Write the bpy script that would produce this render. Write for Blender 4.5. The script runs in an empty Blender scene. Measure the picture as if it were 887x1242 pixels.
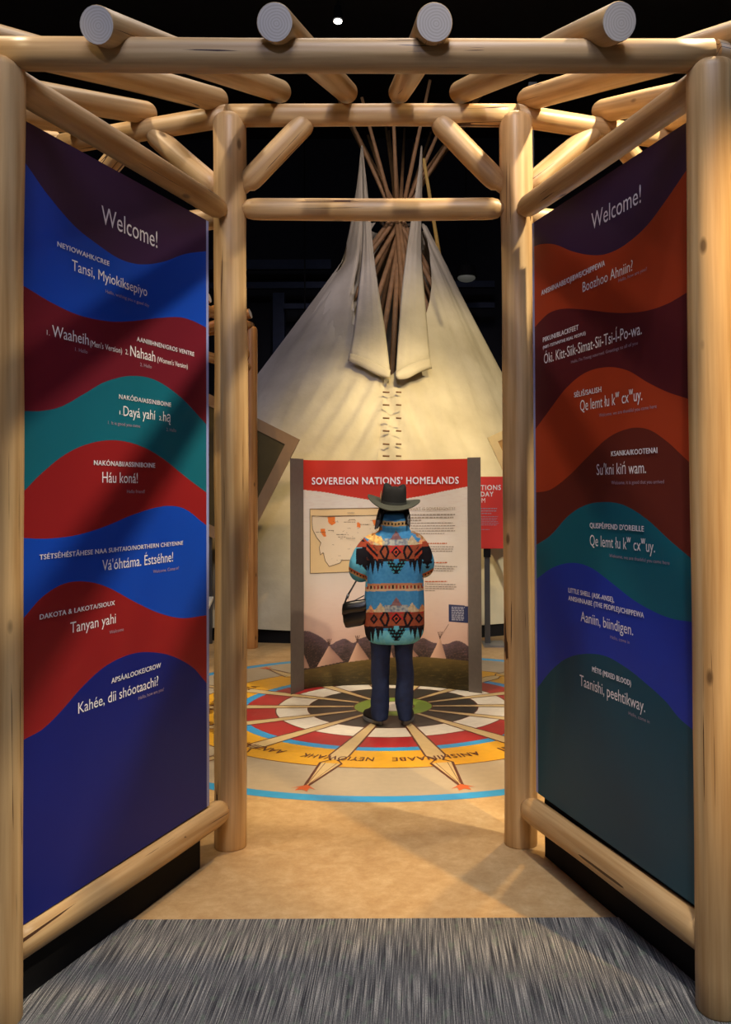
import bpy, bmesh, math, random
from mathutils import Vector, Matrix, noise
random.seed(7)
PI = math.pi
scene = bpy.context.scene
COL = scene.collection
# ------------------------------------------------------------------ camera
F, CX, CY = 1110.0, 508.0, 578.0
CAM = Vector((0, 0, 1.6))
pitch, roll = math.radians(0.98), math.radians(0.30)
fw = Vector((0, math.cos(pitch), math.sin(pitch)))
r0 = Vector((1, 0, 0)); u0 = Vector((0, -math.sin(pitch), math.cos(pitch)))
rt = r0 * math.cos(roll) - u0 * math.sin(roll)
up = u0 * math.cos(roll) + r0 * math.sin(roll)
cd = bpy.data.cameras.new('camera'); cam = bpy.data.objects.new('camera', cd); COL.objects.link(cam)
m3 = Matrix((rt, up, -fw)).transposed()
cam.matrix_world = Matrix.Translation(CAM) @ m3.to_4x4()
cd.sensor_fit = 'VERTICAL'; cd.sensor_height = 36; cd.lens = F / 1242 * 36
cd.shift_x = -(CX - 443.5) / 1242; cd.shift_y = (CY - 621) / 1242
cd.clip_start = 0.05; cd.clip_end = 100
scene.camera = cam

def ray(u, v):
    return (fw + rt * ((u - CX) / F) - up * ((v - CY) / F))
def at(u, v, Y):                       # measured pixel at a known depth -> point in the place
    d = ray(u, v); return CAM + d * (Y / d.y)
def on_plane(u, v, p, n):
    d = ray(u, v); return CAM + d * ((p - CAM).dot(n) / d.dot(n))

# ------------------------------------------------------------------ world, exposure, lights
scene.view_settings.view_transform = 'Standard'; scene.view_settings.look = 'None'
scene.view_settings.gamma = 1; scene.view_settings.use_curve_mapping = False
scene.view_settings.exposure = 0.0
w = bpy.data.worlds.new('world'); scene.world = w; w.use_nodes = True
w.node_tree.nodes['Background'].inputs[0].default_value = (0.02, 0.025, 0.04, 1)
w.node_tree.nodes['Background'].inputs[1].default_value = 0.3

def area(name, loc, target, size, power, color):
    l = bpy.data.lights.new(name, 'AREA'); l.energy = power; l.color = color; l.shape = 'DISK'; l.size = size
    o = bpy.data.objects.new(name, l); COL.objects.link(o); o.location = loc
    o.rotation_euler = (Vector(target) - Vector(loc)).to_track_quat('-Z', 'Y').to_euler(); return o
def spot(name, loc, target, deg, power, color, blend=0.4, r=0.05):
    l = bpy.data.lights.new(name, 'SPOT'); l.energy = power; l.color = color
    l.spot_size = math.radians(deg); l.spot_blend = blend; l.shadow_soft_size = r
    o = bpy.data.objects.new(name, l); COL.objects.link(o); o.location = loc
    o.rotation_euler = (Vector(target) - Vector(loc)).to_track_quat('-Z', 'Y').to_euler(); return o
WARM = (1.0, 0.74, 0.40); WARM2 = (1.0, 0.82, 0.58); NEUT = (1.0, 0.92, 0.82); COOL = (0.72, 0.76, 1.0)
area('ambient_front', (0, -1.0, 7.5), (0, 2.0, 0), 3.0, 205, (0.72, 0.77, 1.0))
area('ambient_gallery', (0, 6.0, 8.2), (0, 5.0, 0), 3.0, 110, (1.0, 0.86, 0.72))
spot('spot_right_post', (2.6, 0.3, 5.0), (1.2, 2.9, 1.8), 23, 1250, (1.0, .66, .27), 0.6)
spot('spot_left_post', (-3.6, 0.2, 5.6), (-1.6, 2.9, 2.75), 20, 430, (1.0, .78, .46), 0.6)
spot('spot_entry', (0.3, -1.6, 6.2), (-0.15, 3.9, 3.75), 27, 620, (1.0, .88, .80), 0.8, 0.12)
spot('spot_rafter_ends', (-0.6, -2.6, 4.2), (-0.3, 3.0, 2.95), 26, 170, (0.66, 0.70, 1.0), 0.8, 0.2)
spot('spot_entry_floor', (1.3, 5.8, 7.2), (0.1, 3.8, 0), 30, 760, (1.0, .68, .30), 0.6, 0.08)
spot('spot_carpet', (0.5, 0.6, 7.2), (0.15, 2.5, 0), 30, 950, NEUT, 0.6, 0.1)
spot('spot_medallion', (-1.6, 4.2, 7.6), (-0.3, 6.8, 0), 40, 1150, (1.0, .80, .54), 0.5, 0.1)
spot('spot_panel_right', (2.2, 3.8, 7.2), (-0.2, 7.4, 1.2), 34, 560, NEUT, 0.6, 0.1)
spot('spot_tipi_low', (1.2, 6.4, 6.6), (-0.15, 10.6, 2.2), 34, 1500, (1.0, 0.76, 0.36), 0.9, 0.1)
spot('spot_tipi_right', (3.4, 7.6, 6.4), (0.7, 11.6, 3.0), 36, 1000, (1.0, 0.82, 0.52), 0.8, 0.1)
spot('spot_tipi_wash', (0.0, 5.5, 8.0), (-0.4, 12.4, 5.2), 28, 800, (0.92, 0.78, 0.86), 0.9, 0.2)
spot('spot_tipi_cool', (-5.0, 7.0, 7.0), (-1.6, 12.0, 3.0), 40, 260, (0.60, 0.56, 1.0), 0.9, 0.2)
spot('spot_tipi_foot', (4.6, 7.6, 2.6), (1.35, 10.4, 0.9), 30, 520, (1.0, 0.90, 0.66), 0.6, 0.06)
spot('spot_side_right', (2.0, 3.3, 4.9), (1.55, 3.6, 3.1), 84, 750, (1.0, .86, .62), 0.5, 0.06)
spot('spot_side_left', (-2.5, 3.3, 5.0), (-1.95, 3.7, 3.1), 84, 150, (1.0, .84, .60), 0.5, 0.06)
spot('spot_far_left', (-2.6, 7.6, 6.4), (-2.0, 9.4, 2.2), 40, 260, (1.0, .62, .26), 0.6, 0.06)

# ------------------------------------------------------------------ materials
def lin(c):
    return tuple(((x / 255) / 12.92 if x / 255 <= 0.04045 else (((x / 255) + 0.055) / 1.055) ** 2.4) for x in c)
def newmat(name):
    m = bpy.data.materials.new(name); m.use_nodes = True
    nt = m.node_tree; b = nt.nodes['Principled BSDF']; return m, nt, b
def flat(name, rgb, rough=0.6, var=0.10, scale=8, metal=0, bump=0.0, spec=0.5, emit=None):
    m, nt, b = newmat(name); c = lin(rgb)
    b.inputs['Roughness'].default_value = rough; b.inputs['Metallic'].default_value = metal
    b.inputs['Specular IOR Level'].default_value = spec
    tc = nt.nodes.new('ShaderNodeTexCoord'); n = nt.nodes.new('ShaderNodeTexNoise')
    n.inputs['Scale'].default_value = scale; n.inputs['Detail'].default_value = 4
    nt.links.new(tc.outputs['Object'], n.inputs['Vector'])
    cr = nt.nodes.new('ShaderNodeValToRGB')
    cr.color_ramp.elements[0].position = 0.3; cr.color_ramp.elements[1].position = 0.7
    cr.color_ramp.elements[0].color = tuple(x * (1 - var) for x in c) + (1,)
    cr.color_ramp.elements[1].color = tuple(min(1, x * (1 + var)) for x in c) + (1,)
    nt.links.new(n.outputs['Fac'], cr.inputs['Fac']); nt.links.new(cr.outputs['Color'], b.inputs['Base Color'])
    if bump:
        bp = nt.nodes.new('ShaderNodeBump'); bp.inputs['Strength'].default_value = bump; bp.inputs['Distance'].default_value = 0.01
        nt.links.new(n.outputs['Fac'], bp.inputs['Height']); nt.links.new(bp.outputs['Normal'], b.inputs['Normal'])
    if emit: 
        b.inputs['Emission Color'].default_value = lin(rgb) + (1,); b.inputs['Emission Strength'].default_value = emit
    return m
def wood(name, lo, hi, dark=(70, 42, 22)):
    m, nt, b = newmat(name); N = nt.nodes.new; L = nt.links.new
    tc = N('ShaderNodeTexCoord'); oi = N('ShaderNodeObjectInfo')
    mul = N('ShaderNodeMath'); mul.operation = 'MULTIPLY'; mul.inputs[1].default_value = 37.0; L(oi.outputs['Random'], mul.inputs[0])
    add = N('ShaderNodeVectorMath'); add.operation = 'ADD'; L(tc.outputs['Object'], add.inputs[0]); L(mul.outputs[0], add.inputs[1])
    def mp(s):
        q = N('ShaderNodeMapping'); q.inputs['Scale'].default_value = s; L(add.outputs[0], q.inputs['Vector']); return q.outputs[0]
    g = N('ShaderNodeTexNoise'); g.inputs['Scale'].default_value = 1; g.inputs['Detail'].default_value = 6; L(mp((38, 38, 1.3)), g.inputs['Vector'])
    cr = N('ShaderNodeValToRGB'); e = cr.color_ramp.elements
    e[0].position = 0.33; e[0].color = lin(lo) + (1,); e[1].position = 0.66; e[1].color = lin(hi) + (1,); L(g.outputs['Fac'], cr.inputs['Fac'])
    # broad patches
    p = N('ShaderNodeTexNoise'); p.inputs['Scale'].default_value = 1; L(mp((5, 5, 1.5)), p.inputs['Vector'])
    pr = N('ShaderNodeMapRange'); pr.inputs[1].default_value = .3; pr.inputs[2].default_value = .7; pr.inputs[3].default_value = .80; pr.inputs[4].default_value = 1.08; L(p.outputs['Fac'], pr.inputs[0])
    mx = N('ShaderNodeMix'); mx.data_type = 'RGBA'; mx.blend_type = 'MULTIPLY'; mx.inputs[0].default_value = 1; L(cr.outputs[0], mx.inputs[6]); L(pr.outputs[0], mx.inputs[7])
    # drying checks: long thin dark lines
    c = N('ShaderNodeTexNoise'); c.inputs['Scale'].default_value = 1; c.inputs['Detail'].default_value = 1.5; L(mp((13, 13, 0.3)), c.inputs['Vector'])
    s1 = N('ShaderNodeMath'); s1.operation = 'SUBTRACT'; s1.inputs[1].default_value = .5; L(c.outputs['Fac'], s1.inputs[0])
    s2 = N('ShaderNodeMath'); s2.operation = 'ABSOLUTE'; L(s1.outputs[0], s2.inputs[0])
    c2 = N('ShaderNodeTexNoise'); c2.inputs['Scale'].default_value = 1; L(mp((4, 4, 2.2)), c2.inputs['Vector'])
    gt = N('ShaderNodeMapRange'); gt.inputs[1].default_value = .55; gt.inputs[2].default_value = .62; gt.inputs[3].default_value = 0; gt.inputs[4].default_value = .008; L(c2.outputs['Fac'], gt.inputs[0])
    lt = N('ShaderNodeMath'); lt.operation = 'LESS_THAN'; L(s2.outputs[0], lt.inputs[0]); L(gt.outputs[0], lt.inputs[1])
    # knots
    v = N('ShaderNodeTexVoronoi'); v.inputs['Scale'].default_value = 1; L(mp((9, 9, 4.0)), v.inputs['Vector'])
    kt = N('ShaderNodeMapRange'); kt.inputs[1].default_value = .06; kt.inputs[2].default_value = .13; kt.inputs[3].default_value = 1; kt.inputs[4].default_value = 0; L(v.outputs['Distance'], kt.inputs[0])
    sep = N('ShaderNodeSeparateColor'); L(v.outputs['Color'], sep.inputs[0])
    kg = N('ShaderNodeMath'); kg.operation = 'GREATER_THAN'; kg.inputs[1].default_value = .55; L(sep.outputs[0], kg.inputs[0])
    km = N('ShaderNodeMath'); km.operation = 'MULTIPLY'; L(kt.outputs[0], km.inputs[0]); L(kg.outputs[0], km.inputs[1])
    km2 = N('ShaderNodeMath'); km2.operation = 'MULTIPLY'; km2.inputs[1].default_value = .75; L(km.outputs[0], km2.inputs[0])
    mm = N('ShaderNodeMath'); mm.operation = 'MAXIMUM'; L(km2.outputs[0], mm.inputs[0]); L(lt.outputs[0], mm.inputs[1])
    fin = N('ShaderNodeMix'); fin.data_type = 'RGBA'; L(mm.outputs[0], fin.inputs[0]); L(mx.outputs[2], fin.inputs[6]); fin.inputs[7].default_value = lin(dark) + (1,)
    L(fin.outputs[2], b.inputs['Base Color']); b.inputs['Roughness'].default_value = .42; b.inputs['Specular IOR Level'].default_value = .45
    bp = N('ShaderNodeBump'); bp.inputs['Strength'].default_value = .25; bp.inputs['Distance'].default_value = .004; L(g.outputs['Fac'], bp.inputs['Height']); L(bp.outputs[0], b.inputs['Normal'])
    return m
def endgrain(name):
    m, nt, b = newmat(name); N = nt.nodes.new; L = nt.links.new
    tc = N('ShaderNodeTexCoord'); mp = N('ShaderNodeMapping'); mp.inputs['Scale'].default_value = (1, 1, 0); mp.inputs['Location'].default_value = (.006, .004, 0); L(tc.outputs['Object'], mp.inputs['Vector'])
    wv = N('ShaderNodeTexWave'); wv.wave_type = 'RINGS'; wv.rings_direction = 'SPHERICAL'; wv.inputs['Scale'].default_value = 38; wv.inputs['Distortion'].default_value = 2.0; wv.inputs['Detail'].default_value = 2; L(mp.outputs[0], wv.inputs['Vector'])
    cr = N('ShaderNodeValToRGB'); e = cr.color_ramp.elements; e[0].color = lin((204, 194, 182)) + (1,); e[1].color = lin((224, 216, 208)) + (1,); L(wv.outputs['Fac'], cr.inputs['Fac'])
    L(cr.outputs[0], b.inputs['Base Color']); b.inputs['Roughness'].default_value = .8; return m
def vcol(name, rough=.8, bump=0, spec=.3, scale=300):
    m, nt, b = newmat(name); a = nt.nodes.new('ShaderNodeVertexColor'); a.layer_name = 'paint'
    nt.links.new(a.outputs[0], b.inputs['Base Color']); b.inputs['Roughness'].default_value = rough; b.inputs['Specular IOR Level'].default_value = spec
    if bump:
        n = nt.nodes.new('ShaderNodeTexNoise'); n.inputs['Scale'].default_value = scale; tc = nt.nodes.new('ShaderNodeTexCoord'); nt.links.new(tc.outputs['Object'], n.inputs['Vector'])
        bp = nt.nodes.new('ShaderNodeBump'); bp.inputs['Strength'].default_value = bump; bp.inputs['Distance'].default_value = .003
        nt.links.new(n.outputs['Fac'], bp.inputs['Height']); nt.links.new(bp.outputs[0], b.inputs['Normal'])
    return m
M = {}
M['pine'] = wood('pine', (184, 143, 92), (218, 182, 130))
M['far_pine'] = wood('far_pine', (170, 112, 58), (205, 150, 90))
M['end'] = endgrain('end_grain')
M['pole'] = flat('pole_wood', (165, 125, 82), .6, .2, 12)
M['black'] = flat('black_board', (20, 20, 23), .8, .1, spec=.2)
M['ceiling'] = flat('ceiling_black', (38, 38, 46), .9)
M['steel_blue'] = flat('steel_blue', (42, 52, 78), .7)
M['white_text'] = flat('white_print', (248, 246, 252), .5, .02)
M['faint_text'] = flat('faint_print', (172, 150, 172), .5, .02)
M['edge'] = flat('acrylic_edge', (150, 160, 215), .3, .02)
M['grey_frame'] = flat('grey_brown_laminate', (104, 94, 86), .55, .06, 30)
M['skin'] = flat('skin', (178, 128, 98), .5, .05)
M['black_hair'] = flat('black_hair', (18, 15, 16), .35, .3, 60, bump=.6)
M['felt'] = flat('dark_felt', (15, 15, 15), .9, .15, 40)
M['felt_brim'] = flat('olive_grey_felt', (60, 62, 52), .9, .1, 40)
M['denim'] = flat('denim', (22, 38, 76), .85, .16, 26, bump=.3)
M['leather'] = flat('black_leather', (18, 17, 18), .28, .15, 20)
M['sole'] = flat('grey_rubber', (150, 150, 152), .6)
M['shoe'] = flat('dark_shoe', (40, 34, 36), .6)
M['metal'] = flat('grey_metal', (95, 98, 104), .4, .05, metal=.6)

# ------------------------------------------------------------------ object helpers
def smooth(me, on=True):
    for p in me.polygons: p.use_smooth = on
def mkobj(name, me, parent=None, loc=None):
    o = bpy.data.objects.new(name, me); COL.objects.link(o)
    if loc is not None: o.location = loc
    if parent is not None:
        o.parent = parent; o.matrix_parent_inverse = Matrix.Translation(parent.location).inverted() if parent.type == 'EMPTY' else Matrix.Identity(4)
    return o
def empty(name, loc, label, cat, group=None):
    o = bpy.data.objects.new(name, None); COL.objects.link(o); o.location = loc; o.empty_display_size = .1
    o['label'] = label; o['category'] = cat
    if group: o['group'] = group
    return o
def tag(o, label, cat, group=None):
    o['label'] = label; o['category'] = cat
    if group: o['group'] = group
    return o
def struct(o): o['kind'] = 'structure'; return o
def mesh(name, verts, faces, mats=(), mi=None, sm=False):
    me = bpy.data.meshes.new(name); me.from_pydata([tuple(v) for v in verts], [], faces)
    for m in mats: me.materials.append(m)
    if mi: me.polygons.foreach_set('material_index', mi)
    if sm: smooth(me)
    me.update(); return me
def box_me(name, x0, x1, y0, y1, z0, z1, mat, bev=0):
    bm = bmesh.new(); bmesh.ops.create_cube(bm, size=1)
    bmesh.ops.scale(bm, vec=(x1 - x0, y1 - y0, z1 - z0), verts=bm.verts)
    bmesh.ops.translate(bm, vec=((x0 + x1) / 2, (y0 + y1) / 2, (z0 + z1) / 2), verts=bm.verts)
    if bev: bmesh.ops.bevel(bm, geom=bm.edges[:], offset=bev, segments=2, affect='EDGES')
    me = bpy.data.meshes.new(name); bm.to_mesh(me); bm.free(); me.materials.append(mat); return me
def box(name, x0, x1, y0, y1, z0, z1, mat, parent=None, bev=0):
    c = Vector(((x0 + x1) / 2, (y0 + y1) / 2, z0))
    return mkobj(name, box_me(name, x0 - c.x, x1 - c.x, y0 - c.y, y1 - c.y, 0, z1 - z0, mat, bev), parent, c)
def beam_box(name, a, b, thick, z0, z1, mat, parent=None):
    # upright slab whose plan centre line runs from a to b
    a = Vector((a[0], a[1])); b = Vector((b[0], b[1])); d = (b - a); n = Vector((-d.y, d.x)).normalized() * thick / 2
    P = [a + n, a - n, b - n, b + n]
    c = (a + b) / 2
    v = [(p.x - c.x, p.y - c.y, 0) for p in P] + [(p.x - c.x, p.y - c.y, z1 - z0) for p in P]
    f = [(3, 2, 1, 0), (4, 5, 6, 7), (0, 1, 5, 4), (1, 2, 6, 5), (2, 3, 7, 6), (3, 0, 4, 7)]
    me = mesh(name, v, f, [mat]); me_fix(me)
    return mkobj(name, me, parent, (c.x, c.y, z0))
def me_fix(me):
    bm = bmesh.new(); bm.from_mesh(me); bmesh.ops.recalc_face_normals(bm, faces=bm.faces); bm.to_mesh(me); bm.free()

def log(name, p0, p1, r, parent, ends=('cut', 'cut'), mat='pine', rough=.035, bend=.006, r1=None, seg=26, label=None):
    p0 = Vector(p0); p1 = Vector(p1); L = (p1 - p0).length; r1 = r1 or r
    prof = []
    def endprof(kind):
        if kind == 'cut': return [(0, .96), (.006, 1)]
        if kind == 'round': return [(0, .62), (.006, .80), (.018, .93), (.035, 1)]
        if kind == 'tenon': return [(0, .55), (.03, .60), (.045, .86), (.07, .97), (.1, 1)]
        return [(0, 1)]
    a = [(z, k) for z, k in endprof(ends[0])]; b = [(L - z, k) for z, k in reversed(endprof(ends[1]))]
    n = max(4, int(L / .12)); z0 = a[-1][0]; z1 = b[0][0]
    prof = a + [(z0 + (z1 - z0) * i / n, 1) for i in range(1, n)] + b
    sd = Vector((random.uniform(0, 90), random.uniform(0, 90), random.uniform(0, 90)))
    V = []; Fc = []; mi = []
    bx = random.uniform(-1, 1) * bend; by = random.uniform(-1, 1) * bend
    for z, k in prof:
        t = z / L; rr = (r * (1 - t) + r1 * t) * k; w_ = math.sin(PI * t)
        for j in range(seg):
            an = 2 * PI * j / seg; c, s = math.cos(an), math.sin(an)
            q = rr * (1 + rough * noise.noise(Vector((c * .9, s * .9, z * 1.6)) + sd) * 2)
            V.append((c * q + bx * w_, s * q + by * w_, z))
    R = len(prof)
    for i in range(R - 1):
        for j in range(seg):
            a_ = i * seg + j; b_ = i * seg + (j + 1) % seg
            Fc.append((a_, b_, b_ + seg, a_ + seg)); mi.append(0)
    Fc.append(tuple(reversed(range(seg)))); mi.append(1)
    Fc.append(tuple(range((R - 1) * seg, R * seg))); mi.append(1)
    me = mesh(name, V, Fc, [M[mat], M['end']], mi, True)
    if ends[0] == '': me.polygons[-2].material_index = 0
    if ends[1] == '': me.polygons[-1].material_index = 0
    me.polygons[-1].use_smooth = False; me.polygons[-2].use_smooth = False
    o = bpy.data.objects.new(name, me); COL.objects.link(o)
    q = (p1 - p0).to_track_quat('Z', 'Y')
    o.rotation_mode = 'QUATERNION'; o.rotation_quaternion = q; o.location = p0
    o.parent = parent; o.matrix_parent_inverse = Matrix.Translation(parent.location).inverted()
    if label: o['label'] = label
    return o

def tube(V, Fc, pts, rad, seg=12, cap=True, squash=None):
    """append a swept tube to vertex / face lists"""
    base = len(V); n = len(pts); pts = [Vector(p) for p in pts]; prev = None
    for i, p in enumerate(pts):
        d = (pts[min(i + 1, n - 1)] - pts[max(i - 1, 0)]).normalized()
        if prev is None:
            x = d.orthogonal().normalized()
        else:
            x = (prev - d * prev.dot(d)).normalized()
        prev = x; y = d.cross(x)
        r = rad[i] if hasattr(rad, '__len__') else rad
        for j in range(seg):
            an = 2 * PI * j / seg; V.append(p + x * (math.cos(an) * r) + y * (math.sin(an) * r))
    for i in range(n - 1):
        for j in range(seg):
            a = base + i * seg + j; b = base + i * seg + (j + 1) % seg; Fc.append((a, b, b + seg, a + seg))
    if cap:
        Fc.append(tuple(base + j for j in reversed(range(seg)))); Fc.append(tuple(base + (n - 1) * seg + j for j in range(seg)))
def ellipsoid(V, Fc, c, r, nu=20, nv=12):
    base = len(V); c = Vector(c)
    V.append(c + Vector((0, 0, r[2])))
    for i in range(1, nv):
        ph = PI * i / nv
        for j in range(nu):
            th = 2 * PI * j / nu; V.append(c + Vector((r[0] * math.sin(ph) * math.cos(th), r[1] * math.sin(ph) * math.sin(th), r[2] * math.cos(ph))))
    V.append(c - Vector((0, 0, r[2]))); last = len(V) - 1
    for j in range(nu):
        Fc.append((base, base + 1 + j, base + 1 + (j + 1) % nu))
        Fc.append((last, last - nu + (j + 1) % nu, last - nu + j))
    for i in range(nv - 2):
        for j in range(nu):
            a = base + 1 + i * nu + j; b = base + 1 + i * nu + (j + 1) % nu; Fc.append((a, a + nu, b + nu, b))
def loft(V, Fc, rings, cap=True):
    base = len(V); seg = len(rings[0])
    for r in rings: V.extend(r)
    for i in range(len(rings) - 1):
        for j in range(seg):
            a = base + i * seg + j; b = base + i * seg + (j + 1) % seg; Fc.append((a, b, b + seg, a + seg))
    if cap:
        Fc.append(tuple(base + j for j in reversed(range(seg)))); Fc.append(tuple(base + (len(rings) - 1) * seg + j for j in range(seg)))
def remesh(name, V, Fc, vox, mats, it=2):
    me = mesh(name + '_src', V, Fc); me_fix(me)
    o = bpy.data.objects.new('tmp', me); COL.objects.link(o)
    md = o.modifiers.new('r', 'REMESH'); md.mode = 'VOXEL'; md.voxel_size = vox
    ms = o.modifiers.new('s', 'SMOOTH'); ms.iterations = it; ms.factor = .5
    dg = bpy.context.evaluated_depsgraph_get(); dg.update()
    out = bpy.data.meshes.new_from_object(o.evaluated_get(dg)); out.name = name
    bpy.data.objects.remove(o); bpy.data.meshes.remove(me)
    out.materials.clear()
    for m in mats: out.materials.append(m)
    smooth(out); return out
def paint(me, fn):
    ca = me.color_attributes.new('paint', 'FLOAT_COLOR', 'POINT'); buf = []
    for v in me.vertices:
        c = lin(fn(v.co)); buf.extend((c[0], c[1], c[2], 1))
    ca.data.foreach_set('color', buf)

# text -------------------------------------------------------------
_texts = []
def text_me(s, bold=0.0, res=3):
    cu = bpy.data.curves.new('t', 'FONT'); cu.body = s; cu.resolution_u = res; cu.size = 1; cu.space_character = 1.0 + bold * 6
    o = bpy.data.objects.new('t', cu); COL.objects.link(o); return o
def text_flush(jobs):
    """jobs: (string, bold, name, parent, material, mapping fn(xn, yn)->Vector) ; xn 0..1 along the baseline, yn in cap heights"""
    hs = text_me('H'); obs = [text_me(j[0], j[1]) for j in jobs]
    dg = bpy.context.evaluated_depsgraph_get(); dg.update()
    hm = bpy.data.meshes.new_from_object(hs.evaluated_get(dg)); cap = max(v.co.y for v in hm.vertices); bpy.data.meshes.remove(hm)
    for j, o in zip(jobs, obs):
        me = bpy.data.meshes.new_from_object(o.evaluated_get(dg)); me.name = j[2]
        xs = [v.co.x for v in me.vertices]; x0, x1 = min(xs), max(xs); mp = j[5]
        nrm = (mp(.5, 0) - mp(.4, 0)).cross(mp(.5, 1) - mp(.5, 0)).normalized()
        b_ = j[1]; shifts = [(0, 0)] if b_ == 0 else [(-b_, -b_), (b_, -b_), (b_, b_), (-b_, b_)]
        P = []; polys = [tuple(p.vertices) for p in me.polygons]; F2 = []; nv = len(me.vertices)
        for k, (dx, dy) in enumerate(shifts):      # bold: stacked copies of the print, each a hair above the last
            P += [mp((v.co.x + dx - x0) / (x1 - x0), (v.co.y + dy) / cap) + nrm * (.0004 * k) for v in me.vertices]
            F2 += [tuple(q + k * nv for q in p) for p in polys]
        c = sum(P, Vector()) / len(P); bpy.data.meshes.remove(me)
        me = mesh(j[2], [p - c for p in P], F2)
        me.materials.clear(); me.materials.append(j[4]); me.update()
        mkobj(j[2], me, j[3], c)
    cus = [o.data for o in obs + [hs]]
    for o in obs + [hs]: bpy.data.objects.remove(o)
    for c in cus: bpy.data.curves.remove(c)

def interp(pts, x):
    if x <= pts[0][0]: a, b = pts[0], pts[1]
    elif x >= pts[-1][0]: a, b = pts[-2], pts[-1]
    else:
        for i in range(len(pts) - 1):
            if pts[i][0] <= x <= pts[i + 1][0]: a, b = pts[i], pts[i + 1]; break
    return a[1] + (b[1] - a[1]) * (x - a[0]) / (b[0] - a[0])
def smooth_interp(pts, x):
    # cubic hermite
    n = len(pts)
    if x <= pts[0][0] or x >= pts[-1][0]: return interp(pts, x)
    for i in range(n - 1):
        if pts[i][0] <= x <= pts[i + 1][0]: break
    def sl(k):
        if k == 0: return (pts[1][1] - pts[0][1]) / (pts[1][0] - pts[0][0])
        if k == n - 1: return (pts[-1][1] - pts[-2][1]) / (pts[-1][0] - pts[-2][0])
        return (pts[k + 1][1] - pts[k - 1][1]) / (pts[k + 1][0] - pts[k - 1][0])
    h = pts[i + 1][0] - pts[i][0]; t = (x - pts[i][0]) / h
    return ((2*t**3 - 3*t*t + 1) * pts[i][1] + (t**3 - 2*t*t + t) * h * sl(i) + (-2*t**3 + 3*t*t) * pts[i + 1][1] + (t**3 - t*t) * h * sl(i + 1))

# ------------------------------------------------------------------ room
def floor_mat():
    m, nt, b = newmat('tan_linoleum'); N = nt.nodes.new; L = nt.links.new
    tc = N('ShaderNodeTexCoord')
    n = N('ShaderNodeTexNoise'); n.inputs['Scale'].default_value = 14; n.inputs['Detail'].default_value = 7; n.inputs['Roughness'].default_value = .75; n.inputs['Distortion'].default_value = .2; L(tc.outputs['Object'], n.inputs['Vector'])
    cr = N('ShaderNodeValToRGB'); e = cr.color_ramp.elements; e[0].position = .32; e[0].color = lin((176, 142, 98)) + (1,); e[1].position = .7; e[1].color = lin((206, 178, 134)) + (1,)
    k = cr.color_ramp.elements.new(.5); k.color = lin((190, 158, 113)) + (1,)
    L(n.outputs['Fac'], cr.inputs['Fac']); L(cr.outputs[0], b.inputs['Base Color'])
    b.inputs['Roughness'].default_value = .38; b.inputs['Specular IOR Level'].default_value = .4; return m
def carpet_mat():
    m, nt, b = newmat('striped_carpet'); N = nt.nodes.new; L = nt.links.new
    tc = N('ShaderNodeTexCoord')
    def nz(s, d=3):
        mp = N('ShaderNodeMapping'); mp.inputs['Scale'].default_value = s; L(tc.outputs['Object'], mp.inputs['Vector'])
        n = N('ShaderNodeTexNoise'); n.inputs['Scale'].default_value = 1; n.inputs['Detail'].default_value = d; L(mp.outputs[0], n.inputs['Vector']); return n
    a = nz((250, 3.6, 1), 4); cr = N('ShaderNodeValToRGB'); e = cr.color_ramp.elements
    e[0].position = .34; e[0].color = lin((58, 58, 62)) + (1,); e[1].position = .68; e[1].color = lin((182, 178, 170)) + (1,)
    k = e.new(.5); k.color = lin((108, 108, 108)) + (1,); L(a.outputs['Fac'], cr.inputs['Fac'])
    c = nz((420, 160, 1), 1); mr = N('ShaderNodeMapRange'); mr.inputs[1].default_value = .3; mr.inputs[2].default_value = .7; mr.inputs[3].default_value = .6; mr.inputs[4].default_value = 1.3; L(c.outputs['Fac'], mr.inputs[0])
    mx = N('ShaderNodeMix'); mx.data_type = 'RGBA'; mx.blend_type = 'MULTIPLY'; mx.inputs[0].default_value = 1; L(cr.outputs[0], mx.inputs[6]); L(mr.outputs[0], mx.inputs[7])
    d = nz((30, 14, 1), 2); dr = N('ShaderNodeMapRange'); dr.inputs[1].default_value = .58; dr.inputs[2].default_value = .7; L(d.outputs['Fac'], dr.inputs[0])
    dm = N('ShaderNodeMath'); dm.operation = 'MULTIPLY'; dm.inputs[1].default_value = .35; L(dr.outputs[0], dm.inputs[0])
    m2 = N('ShaderNodeMix'); m2.data_type = 'RGBA'; L(dm.outputs[0], m2.inputs[0]); L(mx.outputs[2], m2.inputs[6]); m2.inputs[7].default_value = lin((120, 140, 118)) + (1,)
    L(m2.outputs[2], b.inputs['Base Color']); b.inputs['Roughness'].default_value = .95; b.inputs['Specular IOR Level'].default_value = .1
    bp = N('ShaderNodeBump'); bp.inputs['Strength'].default_value = .8; bp.inputs['Distance'].default_value = .006; L(a.outputs['Fac'], bp.inputs['Height']); L(bp.outputs[0], b.inputs['Normal']); return m
X0, X1, Y0, Y1, H = -8.5, 8.0, -4.0, 18.0, 8.6
floor = struct(box('floor', X0, X1, Y0, Y1, -.1, 0, floor_mat()))
struct(box('ceiling', X0, X1, Y0, Y1, H, H + .1, M['ceiling']))
struct(box('wall_back', X0, X1, Y1, Y1 + .1, 0, H, M['ceiling']))
struct(box('wall_front', X0, X1, Y0 - .1, Y0, 0, H, M['ceiling']))
struct(box('wall_left', X0 - .1, X0, Y0, Y1, 0, H, M['ceiling']))
struct(box('wall_right', X1, X1 + .1, Y0, Y1, 0, H, M['ceiling']))
floor_z = .1     # floor object origin is at z = -0.1
CARPET_Y = 1.6 * F / (1112 - 597.4)
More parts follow.
